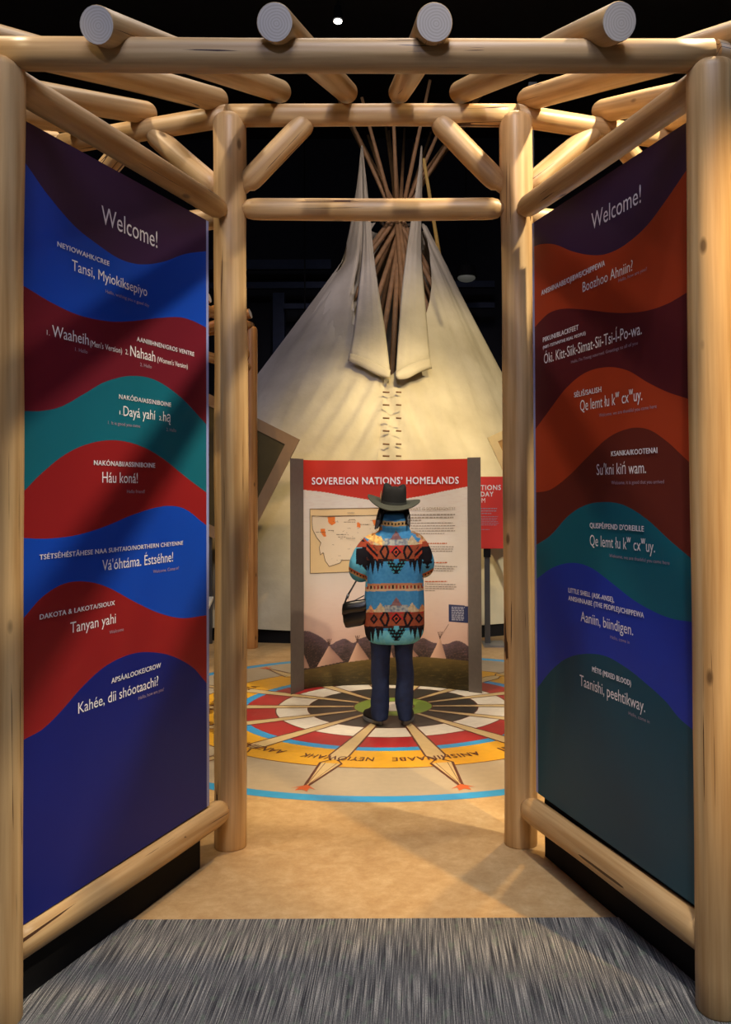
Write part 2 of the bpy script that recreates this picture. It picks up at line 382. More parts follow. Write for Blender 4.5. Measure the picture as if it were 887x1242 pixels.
tag(box('carpet', X0, X1, Y0, CARPET_Y, .0005, .007, carpet_mat()), 'grey blue carpet with fine lengthwise stripes in front of the log gateway', 'carpet')

# floor medallion: printed rings, spokes, names - parts of the floor
MC = Vector((-.2, 6.87)); 
def floor_part(name, V, Fc, mat, z):
    cx = sum(v[0] for v in V) / len(V); cy = sum(v[1] for v in V) / len(V)
    me = mesh(name, [(v[0] - cx, v[1] - cy, 0) for v in V], Fc, [mat]); 
    o = bpy.data.objects.new(name, me); COL.objects.link(o); o.parent = floor
    o.location = (cx - floor.location.x, cy - floor.location.y, z + floor_z); return o
def ring(name, r_in, r_out, mat, z):
    n = 128; V = []; Fc = []
    for i in range(n):
        a = 2 * PI * i / n; c, s = math.cos(a), math.sin(a)
        V.append((MC.x + c * r_in, MC.y + s * r_in)); V.append((MC.x + c * r_out, MC.y + s * r_out))
    for i in range(n):
        a = 2 * i; b = 2 * ((i + 1) % n); Fc.append((a, a + 1, b + 1, b))
    return floor_part(name, V, Fc, mat, z)
def fm(n, c): return flat(n, c, .4, .05, 20)
F_blue = fm('floor_blue', (50, 150, 210)); F_red = fm('floor_red', (168, 42, 42)); F_yel = fm('floor_yellow', (222, 164, 40))
F_white = fm('floor_white', (224, 214, 196)); F_char = fm('floor_charcoal', (62, 58, 52)); F_green = fm('floor_green', (136, 164, 66))
F_line = fm('floor_brown_line', (96, 52, 34)); F_cream = fm('floor_cream', (208, 180, 128)); F_grey = fm('floor_grey_tan', (176, 160, 136)); F_or = fm('floor_orange', (196, 92, 44))
ring('medallion_center', .0005, .155, F_white, .0010)
for a, b, m in ((.155, .294, F_green), (.294, .632, F_char), (.632, .868, F_white), (.868, 1.105, F_red), (1.105, 1.183, F_blue), (1.183, 1.534, F_yel), (1.534, 2.025, F_grey), (2.025, 2.117, F_blue)):
    ring('medallion_ring', a, b, m, .0010)
for r in (.155, .294, .632, 1.534, .868):
    ring('ring_outline', r - .005, r + .005, F_line, .0014)
NS = 14
for k in range(NS):
    a = -PI / 2 + (k + .5) * 2 * PI / NS; d = Vector((math.cos(a), math.sin(a))); n = Vector((-d.y, d.x))
    def P(r, w_): q = MC + d * r + n * w_; return (q.x, q.y)
    # cream pole, narrow at the hub
    floor_part('spoke', [P(.296, -.02), P(.296, .02), P(1.32, .062), P(1.40, .03), P(1.40, -.03), P(1.32, -.062)], [(0, 1, 2, 3, 4, 5)], F_cream, .0018)
    V = []; Fc = []
    def seg(r0_, w0_, r1_, w1_, t=.006):
        b = len(V); V.extend([P(r0_, w0_ - t), P(r0_, w0_ + t), P(r1_, w1_ + t), P(r1_, w1_ - t)]); Fc.append((b, b + 1, b + 2, b + 3))
    for s in (-1, 1):
        seg(.296, .02 * s, 1.32, .062 * s); seg(1.32, .062 * s, 1.42, .02 * s); seg(1.40, .02 * s, 1.47, .066 * s); seg(1.47, .066 * s, 1.92, .006 * s, .008)
        seg(1.47, .035 * s, 1.86, .004 * s, .002)
    seg(1.40, -.004, 1.40, .004, .02)
    floor_part('spoke_outline', V, Fc, F_line, .0024)
    floor_part('spoke_tail', [P(1.47, -.066), P(1.47, .066), P(1.92, 0)], [(0, 1, 2)], F_cream, .0017)
    fan = [P(1.88, 0), P(1.95, -.07), P(1.93, -.03), P(1.985, -.035), P(1.96, 0), P(1.985, .035), P(1.93, .03), P(1.95, .07)]
    floor_part('arrow_tip', fan, [(0, 1, 2, 3, 4), (0, 4, 5, 6, 7)], F_or, .0026)
jobs = []
names = {0: 'ANISHINAABE', 13: 'NEYIOWAHK', 12: 'AANIIIHNEN', 1: 'PIIKUNI', 2: 'SÉLIŠ', 11: 'NAKÓDA', 3: 'KSANKA', 10: 'NAKÓNABI', 4: 'QLISPÉ', 9: 'LAKOTA'}
for k, s in names.items():
    a = -PI / 2 + (k + .5) * 2 * PI / NS; half = .018 * len(s) + .02
    def mp(xn, yn, a=a, half=half):
        # reads from outside edge facing the hub: upside down from the gateway
        rr = 1.325 + yn * .075 ; th = a + half * 1.0 * (1 - 2 * xn) / 1.36 * 1.25
        return Vector((MC.x + math.cos(th) * rr - floor.location.x, MC.y + math.sin(th) * rr - floor.location.y, .1021))
    jobs.append((s, .015, 'medallion_name', floor, F_line, mp))
text_flush(jobs)

# background steelwork and small lamps
bs = empty('steel_frame', (-3.6, 17.4, 0), 'faint dark blue steel column with horizontal pipes on the back wall', 'steel frame')
p = at(339, 400, 17.4); box('column', p.x - .11, p.x + .11, 17.3, 17.5, 0, 5.4, M['steel_blue'], bs)
for yy, xa, xb, th in ((322, 240, 402, .09), (347, 240, 600, .06), (372, 345, 600, .05)):
    a = at(xa, yy, 17.2); b = at(xb, yy, 17.2); box('pipe', a.x, b.x, 17.14, 17.26, a.z - th, a.z + th, M['steel_blue'], bs)
lamp_glow = flat('lamp_glow', (255, 250, 240), .5, 0, emit=14); lamp_dim = flat('lamp_dim', (150, 150, 140), .5, 0, emit=.12)
def ceiling_spot(u, v, Y, label, mat=lamp_glow, r=.05):
    p = at(u, v, Y); e = empty('ceiling_spotlight', (p.x, p.y, p.z), label, 'spotlight', None)
    V = []; Fc = []; tube(V, Fc, [(p.x, p.y, p.z + .02), (p.x, p.y, p.z + .2)], [r * 1.2, r * .9], 16)
    c = Vector((p.x, p.y, p.z)); mkobj('housing', mesh('housing', [v_ - c for v_ in V], Fc, [M['black']]), e, c)
    V = []; Fc = []; tube(V, Fc, [(0, 0, .2), (0, 0, H - p.z)], .012, 8); mkobj('stem', mesh('stem', V, Fc, [M['black']]), e, c)
    V = []; Fc = []; ellipsoid(V, Fc, (0, 0, 0), (r, r, r * .45), 14, 8); mkobj('bulb', mesh('bulb', V, Fc, [mat], None, True), e, c)
ceiling_spot(410, 26, 12, 'small round ceiling spotlight above the gateway between two top rafters', r=.055)
ceiling_spot(243, 46, 14, 'tiny bright ceiling spotlight touching the top edge of the front beam', r=.06)
ceiling_spot(566, 337, 16, 'dim flat ceiling lamp in the dark right of the tipi', lamp_dim, .16)
ceiling_spot(200 + 170, 397, 16, 'dim flat ceiling lamp in the dark left of the tipi', lamp_dim, .14)
p = at(646, 108, 10.5); e = empty('lighting_bracket', (p.x, p.y, p.z), 'thin grey metal rod with a short crosspiece hanging right of the gateway', 'bracket')
box('rod', p.x - .012, p.x + .012, 10.49, 10.51, p.z - 1.6, p.z, M['metal'], e); box('crosspiece', p.x - .05, p.x + .05, 10.45, 10.55, p.z, p.z + .06, M['metal'], e)

# ------------------------------------------------------------------ log gateway
AX = -.2
arbor = empty('log_gateway', (AX, 3.5, 0), 'large open gateway of peeled pine logs framing the entrance in front', 'gateway')
P0l = Vector((-.862, 4.18)); P0r = Vector((.455, 4.19)); F0l = Vector((-1.290, 2.80)); F0r = Vector((.922, 2.84))
ZF, ZR, ZC = 2.958, 3.335, 2.90
RP = .074
def v3(p, z): return Vector((p[0], p[1], z))
for p, nm in ((P0l, 'l'), (P0r, 'r')):
    log('post', v3(p, 0), v3(p, ZR + .005), RP, arbor, ('cut', 'round'), rough=.05)
for p in (F0l, F0r):
    log('post', v3(p, .007), v3(p, ZF - .02), RP + .002, arbor, ('cut', 'round'), rough=.05)
# ring beams, entry bay
log('beam', v3(F0l, ZF) , v3(F0r, ZF), .051, arbor, ('', ''))
log('beam', v3(P0l, ZR), v3(P0r, ZR), .050, arbor, ('', ''))
log('crossbar', v3(P0l + Vector((.04, -.01)), ZC), v3(P0r + Vector((-.04, -.01)), ZC), .049, arbor, ('tenon', 'tenon'))
def lerp(a, b, t): return a + (b - a) * t
def braces(A, B, z_beam, w_, zlow=2.99, side='both'):
    d = (B - A).normalized()
    if side in ('both', 'a'):
        log('brace', v3(A + d * .05, zlow), v3(A + d * w_, z_beam - .02), .052, arbor, ('tenon', 'round'))
    if side in ('both', 'b'):
        log('brace', v3(B - d * .05, zlow), v3(B - d * w_, z_beam - .02), .052, arbor, ('tenon', 'round'))
braces(P0l, P0r, ZR, .36)
# neighbouring narrow bays
def bay(sgn, P0, F0):
    a = math.radians(20.5); P1 = P0 + Vector((sgn * math.cos(a), math.sin(a))) * .95
    wdir = Vector((sgn * math.sin(math.radians(25)), -math.cos(math.radians(25)))); F1 = P1 + wdir * 1.38
    P2 = P1 + Vector((sgn * math.cos(2 * a), math.sin(2 * a))) * 1.31
    log('post', v3(P1, 0), v3(P1, ZR), RP, arbor, ('cut', 'round'), rough=.05)
    log('post', v3(F1, .007), v3(F1, ZF), RP, arbor, ('cut', 'round'), rough=.05)
    log('beam', v3(P0, ZR), v3(P1, ZR), .050, arbor, ('', ''))
    log('beam', v3(P1, ZR), v3(P2, ZR), .050, arbor, ('', ''))
    log('post', v3(P2, 0), v3(P2, ZR), RP, arbor, ('cut', 'round'), rough=.05)
    log('beam', v3(F0, ZF), v3(F1, ZF), .051, arbor, ('', ''))
    log('crossbar', v3(P0, ZC - .03), v3(P1, ZC - .03), .049, arbor, ('tenon', 'tenon'))
    braces(P0, P1, ZR, .42); braces(P1, P2, ZR, .36)
    for t in (.08, .50, .86):
        r_ = lerp(P0, P1, t); f_ = lerp(F0, F1, t); d = (r_ - f_).normalized()
        sl = (ZR - ZF + .01) / (r_ - f_).length
        log('rafter', v3(f_ - d * .14, ZF + .072 - sl * .14), v3(r_ + d * .05, ZR + .088 + sl * .05), .054, arbor, ('cut', 'round'))
    P3 = lerp(P1, P2, 1.0); F2 = P2 + Vector((sgn * math.sin(math.radians(56)), -math.cos(math.radians(56)))) * 1.38
    for t in (.2, .45, .7, .92):
        r_ = lerp(P1, P2, t); f_ = lerp(F1, F2, t); d = (r_ - f_).normalized(); sl = (ZR - ZF + .01) / (r_ - f_).length
        log('rafter', v3(f_ - d * .14, ZF + .072 - sl * .14), v3(r_ + d * .12, ZR + .088 + sl * .12), .052, arbor, ('cut', 'round'))
bay(-1, P0l, F0l); bay(1, P0r, F0r)
# entry rafters: measured at both ends
for (u0_, v0_), (u1_, v1_), yf in (((117, 30), (343, 112), 2.68), ((333, 27), (422, 113), 2.70), ((527, 27), (484, 113), 2.70), ((752, 26), (556, 113), 2.68)):
    a = at(u0_, v0_, yf); b = at(u1_, v1_, 4.27)
    log('rafter', a, b, .0555, arbor, ('cut', 'round'), r1=.051, rough=.02, label='rafter with a pale sawn end facing the viewer')
# side rails
for P_, F_ in ((P0l, F0l), (P0r, F0r)):
    d = (P_ - F_).normalized()
    log('side_rail', v3(F_ + d * .02, 2.895), v3(P_ - d * .055, 2.875), .05, arbor, ('', 'tenon'))
    log('side_rail', v3(F_ + d * .02, .200), v3(P_ - d * .055, .190), .055, arbor, ('', 'tenon'))

# ------------------------------------------------------------------ welcome panels
def hexm(name, c): return flat(name, c, .42, .04, 3, spec=.18)
PL = {'purple': hexm('print_purple', (62, 38, 74)), 'blue': hexm('print_blue', (18, 72, 190)), 'maroon': hexm('print_maroon', (112, 28, 44)), 'teal': hexm('print_teal', (20, 104, 124)), 'red': hexm('print_red', (146, 32, 36)), 'navy': hexm('print_navy', (16, 32, 122)),
      'orange': hexm('print_rust', (176, 64, 34)), 'dmaroon': hexm('print_dark_maroon', (92, 30, 38)), 'brown': hexm('print_brown', (104, 42, 34)), 'dteal': hexm('print_dark_teal', (12, 76, 98)), 'rblue': hexm('print_royal_blue', (34, 60, 176))}
def welcome(name, label, rear_px, front_px, yr, yf, z0, z1, order, waves, texts, nsign):
    pr = at(rear_px[0], rear_px[1], yr); pf = at(front_px[0], front_px[1], yf); pr.z = pf.z = 0
    d = (pr - pf); n = Vector((-d.y, d.x, 0)).normalized()
    if n.x * nsign < 0: n = -n            # n points to the passage
    root = empty(name, ((pr + pf) / 2), label, 'panel', 'welcome panels')
    front0 = pf - d * .03
    # graphic face: columns x bands
    NCOL = 90; V = []; Fc = []; mi = []
    cols = []
    for i in range(NCOL + 1):
        p = lerp(front0, pr, i / NCOL); 
        cols.append(p)
    wz = []
    for wv in waves:
        pts = []
        for u, v in wv:
            q = on_plane(u, v, pr, n); s = (q - front0).dot(d) / d.dot(d); pts.append((s, q.z))
        pts.sort(); wz.append(pts)
    nb = len(waves) + 2; c = (pr + pf) / 2
    for i, p in enumerate(cols):
        s = (p - front0).dot(d) / d.dot(d)
        zs = [z1] + [min(z1, max(z0, smooth_interp(w_, s))) for w_ in wz] + [z0]
        for z in zs: q = p + n * .006 - c; V.append((q.x, q.y, z))
    for i in range(NCOL):
        for b in range(nb - 1):
            Fc.append((i * nb + b, i * nb + b + 1, (i + 1) * nb + b + 1, (i + 1) * nb + b)); mi.append(b)
    me = mesh('graphic_print', V, Fc, [PL[k] for k in order], mi); me_fix(me)
    mkobj('graphic_print', me, root, c)
    a = front0 - n * .002; b = pr - n * .002 + d.normalized() * .022
    beam_box('acrylic_sheet', a, b, .014, z0, z1, M['edge'], root)
    nn = n * .045
    beam_box('backing_board', front0 - nn, pr - nn - d.normalized() * .02, .06, .0, z1 - .02, M['black'], root)
    jobs = []
    for (s, x0, y0, x1, y1, cap, kind) in texts:
        q0 = on_plane(x0, y0, pr, n); q1 = on_plane(x1, y1, pr, n); zb = (q0.z + q1.z) / 2
        dep = (q0.y + q1.y) / 2; ch = cap * q0.y / F
        def mp(xn, yn, q0=q0, q1=q1, zb=zb, ch=ch):
            q = q0.lerp(q1, xn) + n * .0075; q.z = zb + yn * ch; return q
        nm, bold, mt = {'g': ('greeting_text', 0.0, M['white_text']), 'n': ('language_name', .012, M['white_text']), 't': ('translation_text', 0.0, M['faint_text'])}[kind]
        jobs.append((s, bold, nm, root, mt, mp))
    text_flush(jobs)
    return root
LW = [[(31.5,201.6),(55.6,235.8),(88.4,274),(115.8,296),(143,313.9),(167.8,320.7),(195,318),(222.5,308.4),(248.5,304.8)],
 [(29.6,348.6),(61,367.3),(93.9,382.3),(129.5,389.7),(156.9,389.7),(189.7,385.9),(217,385),(233.5,389.7),(248.5,397.4)],
 [(27,498.5),(48.4,498.5),(73,493),(101.5,477),(126.4,463),(158,456),(186.6,461),(218.5,482.5),(246.9,512.6)],
 [(27,596),(48,574.6),(76.7,551.6),(105,538.5),(137,534),(169,541),(197,557),(225.6,580),(247,596)],
 [(26.4,652.6),(55.5,653.3),(91,649),(126,638.4),(161.8,623.5),(197,614),(222,617),(247,635.6)],
 [(26.4,750),(48.4,725),(73,709),(98,705),(126,711),(162,730),(190,743),(218.5,749.7),(247,746.5)],
 [(27,897),(50,884),(73,861.6),(98,833),(126,808),(155,794),(179.5,790.8),(208,796),(233,810),(247,826)]]
LT = [('Welcome!',121,271,189,301,22,'g'),('NEYIOWAHK/CREE',67.3,298.8,130.3,322.9,6,'n'),('Tansi, Myiokiksepiyo',85,328.4,176.5,359,13,'g'),('Hello, wishing you a good day',126,355,179,372.7,4,'t'),
 ('1.',54.5,406,58,407,6,'g'),('Waaheih',61,409,105.4,418,14,'g'),("(Men's Version)",107,420.5,146,428,7,'g'),('1. Hello',89,426,104,429,4.5,'t'),('AANIIIHNEN/GROS VENTRE',163.7,413.8,233.5,432.4,5.5,'n'),
 ('2.',150,429.7,153.6,430.2,6,'g'),('Nahaah',156,432.4,186.4,438.4,13,'g'),("(Women's Version)",188.9,439,225.8,447,6,'g'),('2. Hello',168,444,182,447,4,'t'),
 ('NAKÓDA/ASSINIBOINE',142.3,484.3,205.4,493,5.5,'n'),('1.',143,503,146.5,503,5,'g'),('Dayá yahí',147.6,504.5,186.6,509,12,'g'),('2.',191,509.8,194.8,510,5,'g'),('hą',196,510.9,205,512,12,'g'),('1. It is good you came',129,514.4,168,518.6,4,'t'),('2. Hello',200,523,211.8,524,4,'t'),
 ('NAKÓNABI/ASSINIBOINE',111.8,564,186,567.5,6,'n'),('Háu koná!',122,585.3,165,586,13,'g'),('Hello friend!',152,597.7,173.5,598.4,4,'t'),
 ('TSÉTSĖHÉSTÂHESE NAA SUHTAIO/NORTHERN CHEYENNE',45.5,678,220,661.4,6,'n'),("Vá'óhtáma. Éstséhne!",122,691.5,208,681.6,13,'g'),('Welcome. Come in!',183.8,695,215,691,4,'t'),
 ('DAKOTA & LAKOTA/SIOUX',45.9,751,137,734,6,'n'),('Tanyan yahi',83,767,138.4,756.4,13,'g'),('Welcome',130.6,768.8,148,765,4,'t'),
 ('APSÁALOOKE/CROW',133,828,193,810,6,'n'),('Kahée, díi shóotaachi?',92.7,863,190,833,13,'g'),('Hello, how are you?',166,847.5,197,838.6,4,'t')]
RW = [[(646,300.8),(657,296.5),(674,296.5),(696,305),(719,309.5),(738.7,307.8),(761,296.5),(786.6,274),(809,244.4),(830.3,213.4)],
 [(648.5,399.4),(657,389.5),(668,379.7),(685,374.6),(710.5,375.5),(738.7,378.8),(761,379.7),(786.6,376.9),(812,368.4),(834,355.7)],
 [(651.9,519.6),(669.6,495.6),(688,471.5),(710.4,453),(736,445.6),(762,449),(788,464),(810.4,475),(836.3,483.7)],
 [(651.9,597.4),(669.6,593.7),(691.9,577),(714,554.8),(740,530.7),(766,519.6),(788,520.7),(810,534.5),(836,558.5)],
 [(653,660.4),(669.6,649.3),(691.9,625),(714,612),(740,609),(762,614),(788,630.8),(814,654.8),(838,675)],
 [(654,701),(673,688),(695.6,682.6),(717.8,688),(743.7,706.7),(769.6,727),(795.6,741.9),(817.8,750.4),(840,754)],
 [(654.8,832.6),(669.6,814),(688,799),(710,793),(736,795.6),(762,810),(788,830.8),(810,851),(825,869.7),(842,884.5)]]
RT = [('Welcome!',719.8,279,780,245.8,20,'g'),('ANISHINAABE/OJIBWE/CHIPPEWA',659,358.5,736.4,322.5,6,'n'),('Boozhoo Ahniin?',709,353,770,330,12,'g'),('Hello, how are you?',752.8,341.6,787,329,4,'t'),
 ('PIIKUNI/BLACKFEET',661,415.5,704,399.4,5.5,'n'),('(NIIT-TSITAPI/THE REAL PEOPLE)',661,423.4,712.7,405.9,3.4,'n'),('Óki. Kitt-Siik-Simat-Sii-Tsi-Í-Po-wa.',662,441.7,781,405,12,'g'),("Hello, I'm Young returned. Greetings to all of you",695,441,776,417.7,3.6,'t'),
 ('SÉLIŠ/SALISH',699,481.5,731.9,476,6,'n'),('Qe lemt łu kʷ cxʷuy.',706,499,781.5,485,13,'g'),('Welcome, we are thankful you came here',729,506.7,799,493.7,4,'t'),
 ('KSANKA/KOOTENAI',744,553.7,800,549,6,'n'),('Suʼkni kiń wam.',726,576,786,574,13,'g'),('Welcome, it is good that you arrived',744,588,808,585.6,4,'t'),
 ("QLISPÉ/PEND D'OREILLE",718,641,783.7,643.7,6,'n'),('Qe lemt łu kʷ cxʷuy.',717.8,663,797,668.5,13,'g'),('Welcome, we are thankful you came here',741.5,676,814.8,684.5,4,'t'),
 ('LITTLE SHELL (ASK-ANSE),',692,719.6,747.4,729,5.5,'n'),('ANISHINAABE (THE PEOPLE)/CHIPPEWA',692,729.6,783.7,747.4,5.5,'n'),('Aaniin, biindigen.',706.7,754,770.4,769.6,12,'g'),('Hello, come in',742.6,775,766,780,4,'t'),
 ('MÉTIS (MIXED BLOOD)',721,816,768,830,6,'n'),('Taanishi, peehtikway.',705.6,832.6,785,862,13,'g'),('Hello, come in',765,867.8,790.4,876,4,'t')]
welcome('welcome_panel', 'tall welcome panel with purple, blue, maroon and teal waves on the left', (249, 620), (29, 620), 3.95, 2.89, .255, 2.785, ['purple', 'blue', 'maroon', 'teal', 'red', 'blue', 'red', 'navy'], LW, LT, 1)
welcome('welcome_panel', 'tall welcome panel with purple, rust, brown and teal waves on the right', (652, 620), (838, 620), 4.06, 2.97, .27, 2.80, ['purple', 'orange', 'dmaroon', 'orange', 'brown', 'teal', 'rblue', 'dteal'], RW, RT, -1)

# ------------------------------------------------------------------ curved exhibit panel
CV = [(352, 841), (361, 838), (370, 835), (385, 832.6), (410, 831), (445, 830), (480, 830.6), (510, 832), (540, 835), (567, 838.5), (583, 840.5)]
def cdepth(u): return 1.6 * F / (smooth_interp(CV, u) - 597.3)
def csurf(u, z, off=0.0):
    Y = cdepth(u) - off; q = at(u, 597.3, Y); return Vector((q.x, Y, z))
def cz(v): return 1.6 - (v - 597.3) * 7.52 / F
ZT, ZB = 1.868, .004
ex = empty('exhibit_panel', csurf(467, 0), 'curved freestanding exhibit panel with a red header, map and prairie painting', 'panel')
def curved_slab(name, u0_, u1_, z0, z1, th, mat, off, nu=14):
    V = []; Fc = []
    for i in range(nu + 1):
        u = u0_ + (u1_ - u0_) * i / nu
        for z in (z0, z1): V.append(csurf(u, z, off))
        for z in (z0, z1): V.append(csurf(u, z, off - th))
    for i in range(nu):
        a = i * 4; b = a + 4
        Fc += [(a, b, b + 1, a + 1), (a + 2, a + 3, b + 3, b + 2), (a + 1, b + 1, b + 3, a + 3), (a, a + 2, b + 2, b)]
    Fc += [(0, 1, 3, 2), (nu * 4, nu * 4 + 2, nu * 4 + 3, nu * 4 + 1)]
    c = sum(V, Vector()) / len(V); me = mesh(name, [v - c for v in V], Fc, [mat]); me_fix(me); return mkobj(name, me, ex, c)
curved_slab('backing_board', 352.5, 583, 0, ZT - .006, .05, M['grey_frame'], -.012)
curved_slab('side_frame', 352, 368.2, 0, ZT + .008, .03, M['grey_frame'], .012, 6)
curved_slab('side_frame', 567.3, 583.4, 0, ZT + .008, .03, M['grey_frame'], .012, 6)
def in_poly(x, y, P):
    c = False; j = len(P) - 1
    for i in range(len(P)):
        if (P[i][1] > y) != (P[j][1] > y) and x < (P[j][0] - P[i][0]) * (y - P[i][1]) / (P[j][1] - P[i][1]) + P[i][0]: c = not c
        j = i
    return c
def mixc(a, b, t):
    t = max(0, min(1, t)); return tuple(a[i] + (b[i] - a[i]) * t for i in range(3))
HILL = [(366, 764), (375, 765), (384, 769), (392, 774), (400, 781), (408, 777), (418, 774), (428, 779), (436, 774), (450, 771), (470, 775), (500, 777), (513, 774), (524, 779), (540, 781), (553, 777), (560, 779), (569, 785)]
GRND = [(366, 812), (384, 809), (410, 804), (440, 800), (470, 797), (510, 796.5), (540, 799), (569, 802)]
def mc(x, y): return (360 + x * .1208, 590 + y * .1208)
STATE = [mc(*p_) for p_ in ((155, 292), (300, 300), (820, 288), (930, 290), (930, 640), (700, 700), (560, 735), (450, 738), (435, 765), (325, 800), (285, 745), (265, 660), (235, 685), (225, 610), (242, 560), (200, 510), (160, 430), (152, 350))]
ORG = [[mc(*p_) for p_ in q] for q in (((309, 303), (385, 303), (387, 370), (350, 390), (318, 362)), ((238, 423), (283, 423), (288, 465), (295, 500), (270, 500), (243, 465)), ((603, 370), (613, 355), (642, 378), (638, 412), (606, 410)), ((755, 333), (815, 333), (800, 395), (778, 395)))]
TIPIS = [((398.7, 783), (383.6, 808), (416, 801.5)), ((433, 779), (421.8, 803), (447.7, 800)), ((533, 775), (520.6, 798), (540.5, 799.4)), ((490, 777), (478, 798), (507, 796)), ((364, 784), (355, 810), (375, 809)), ((468, 778), (459, 799), (477, 798))]
def wall_paint(u, v):
    if v < 568 + 0 and False: pass
    hb = smooth_interp([(366, 593.5), (395, 597), (425, 602.5), (465, 607.5), (505, 603), (540, 596), (569, 590.5)], u)
    if v < hb: return (196, 52, 38)
    if in_poly(u, v, [(376, 617), (466, 616), (466, 692), (376, 695)]):
        for o_ in ORG:
            if in_poly(u, v, o_): return (226, 120, 48)
        if in_poly(u, v, STATE): return (226, 206, 176)
        return (226, 196, 146)
    if in_poly(u, v, [(543.7, 733), (567.5, 735.5), (567.5, 756.3), (543.7, 754)]):
        return (46, 54, 92)
    g = smooth_interp(GRND, u); h = smooth_interp(HILL, u)
    n = noise.noise(Vector((u * .12, v * .5, 3)))
    n2 = noise.noise(Vector((u * .5, v * 1.4, 9)))
    if v > g:
        c = mixc((104, 84, 44), (52, 44, 22), (v - g) / 22); return mixc(c, (130, 104, 52), max(0, n * .5 + n2 * .35))
    for (ax, ay), (lx, ly), (rx, ry) in TIPIS:
        if in_poly(u, v, [(ax - .6, ay), (ax + .6, ay), (rx, ry), (lx, ly)]):
            t = (u - ax) / max(3, (v - ay) * .8)
            return mixc((222, 178, 150), (150, 112, 98), .4 + t * .5)
        if ay - 9 < v <= ay:
            k = (ay - v) * .28
            if abs(abs(u - ax) - k) < .45 or abs(u - ax) < .5: return (86, 62, 54)
    if v > h:
        return mixc(mixc((98, 78, 84), (58, 46, 42), (v - h) / 22 + n * .5), (150, 104, 92), max(0, n2 * 1.1 - .1))
    t = (v - 690) / 85
    c = mixc((222, 212, 200), (206, 168, 150), t); return mixc(c, (190, 150, 140), max(0, n * .25 * t))
NU, NV = 330, 400
V = []; Fc = []; uv = []
org = csurf(467, 0)
for i in range(NU + 1):
    u = 368 + (567.5 - 368) * i / NU
    for j in range(NV + 1):
        z = ZB + (ZT - ZB) * j / NV; V.append(csurf(u, z, 0) - org); uv.append((u, 597.3 + (1.6 - z) * F / cdepth(u)))
for i in range(NU):
    for j in range(NV):
        a = i * (NV + 1) + j; Fc.append((a, a + NV + 1, a + NV + 2, a + 1))
me = mesh('printed_graphic', V, Fc, [vcol('graphic_paint', .5, 0, .35)], None, True)
ca = me.color_attributes.new('paint', 'FLOAT_COLOR', 'POINT'); buf = []
for u, v in uv: c = lin(wall_paint(u, v)); buf.extend((c[0], c[1], c[2], 1))
ca.data.foreach_set('color', buf); mkobj('printed_graphic', me, ex, org)
def csurf_px(u, v, off): return csurf(u, 1.6 - (v - 597.3) * cdepth(u) / F, off)
ink = flat('dark_ink', (92, 70, 52), .6, 0); ink2 = flat('orange_ink', (190, 96, 50), .6, 0); ink3 = flat('grey_ink', (150, 136, 120), .6, 0); pale = flat('pale_ink', (160, 140, 112), .6, 0); ltxt = flat('light_ink', (190, 190, 205), .6, 0)
def ctext(s, x0, y0, x1, y1, cap, mat, nm, bold=0.0):
    def mp(xn, yn): return csurf_px(x0 + (x1 - x0) * xn, y0 + (y1 - y0) * xn - yn * cap, .008)
    return (s, bold, nm, ex, mat, mp)
text_flush([ctext("SOVEREIGN NATIONS\u2019 HOMELANDS", 378.5, 587.2, 556.5, 587.2, 8.2, M['white_text'], 'header_text', .016),
            ctext("WHAT IS SOVEREIGNTY?", 495, 619.5, 552, 619.0, 3.6, pale, 'heading_text', 0.0),
            ctext("CANADA", 421.5, 622.5, 430, 622.5, 1.5, ink3, 'map_text', .02), ctext("MONTANA", 420, 653.5, 431, 653.5, 1.5, ink3, 'map_text', .02)])
# illegible small print and the drawn lines of the map, all flat ink
def ink_strokes(name, segs, mat, t=.0016):
    V = []; Fc = []
    for (x0, y0, x1, y1, w_) in segs:
        n = max(1, int(abs(x1 - x0) / 8)); L_ = math.hypot(x1 - x0, y1 - y0); nx, ny = -(y1 - y0) / L_ * w_ / 2, (x1 - x0) / L_ * w_ / 2
        b = len(V)
        for k in range(n + 1):
            x = x0 + (x1 - x0) * k / n; y = y0 + (y1 - y0) * k / n
            V.append(csurf_px(x + nx, y + ny, .003)); V.append(csurf_px(x - nx, y - ny, .003))
        for k in range(n): Fc.append((b + 2 * k, b + 2 * k + 1, b + 2 * k + 3, b + 2 * k + 2))
    c = sum(V, Vector()) / len(V); o = mkobj(name, mesh(name, [v - c for v in V], Fc, [mat]), ex, c); o['kind'] = 'stuff'; return o
def words(x0, x1, y, slope=0, w_=.8):
    S = []; x = x0
    while x < x1:
        l = random.uniform(1.6, 4.6); xe = min(x + l, x1); S.append((x, y + slope * (x - x0), xe, y + slope * (xe - x0), w_)); x = xe + .7
    return S
S = words(495, 552, 624.6, 0, 1.5) + words(495, 550, 628.1, 0, 1.5) + words(495, 511, 631.3, 0, 1.5); ink_strokes('paragraph_print', S, ink3)
S = []
for y, e_ in ((634.6, 549), (638, 552), (641.2, 551), (644.2, 552), (647.4, 539)): S += words(498, e_, y, 0, .9)
for y, e_ in ((663.2, 550), (666, 549), (668.6, 548)): S += words(515, e_, y, .01, .9)
for y, e_ in ((686.6, 554), (689.4, 551), (692, 549)): S += words(520, e_, y, .03, .9)
for y, e_ in ((708.2, 552), (711, 553), (713.4, 550), (716, 527)): S += words(515, e_, y, .03, .9)
ink_strokes('body_print', S, ink3)
ink_strokes('subheading_print', words(513, 542, 659.4, 0, 1.3) + words(520, 542, 682.6, 0, 1.3) + words(515, 542, 705.4, 0, 1.2), ink2)
S = []
for k in range(9): S += words(547, 562 if k else 563, 736.6 + k * 1.9, .03, .8)
ink_strokes('caption_print', S, ltxt)
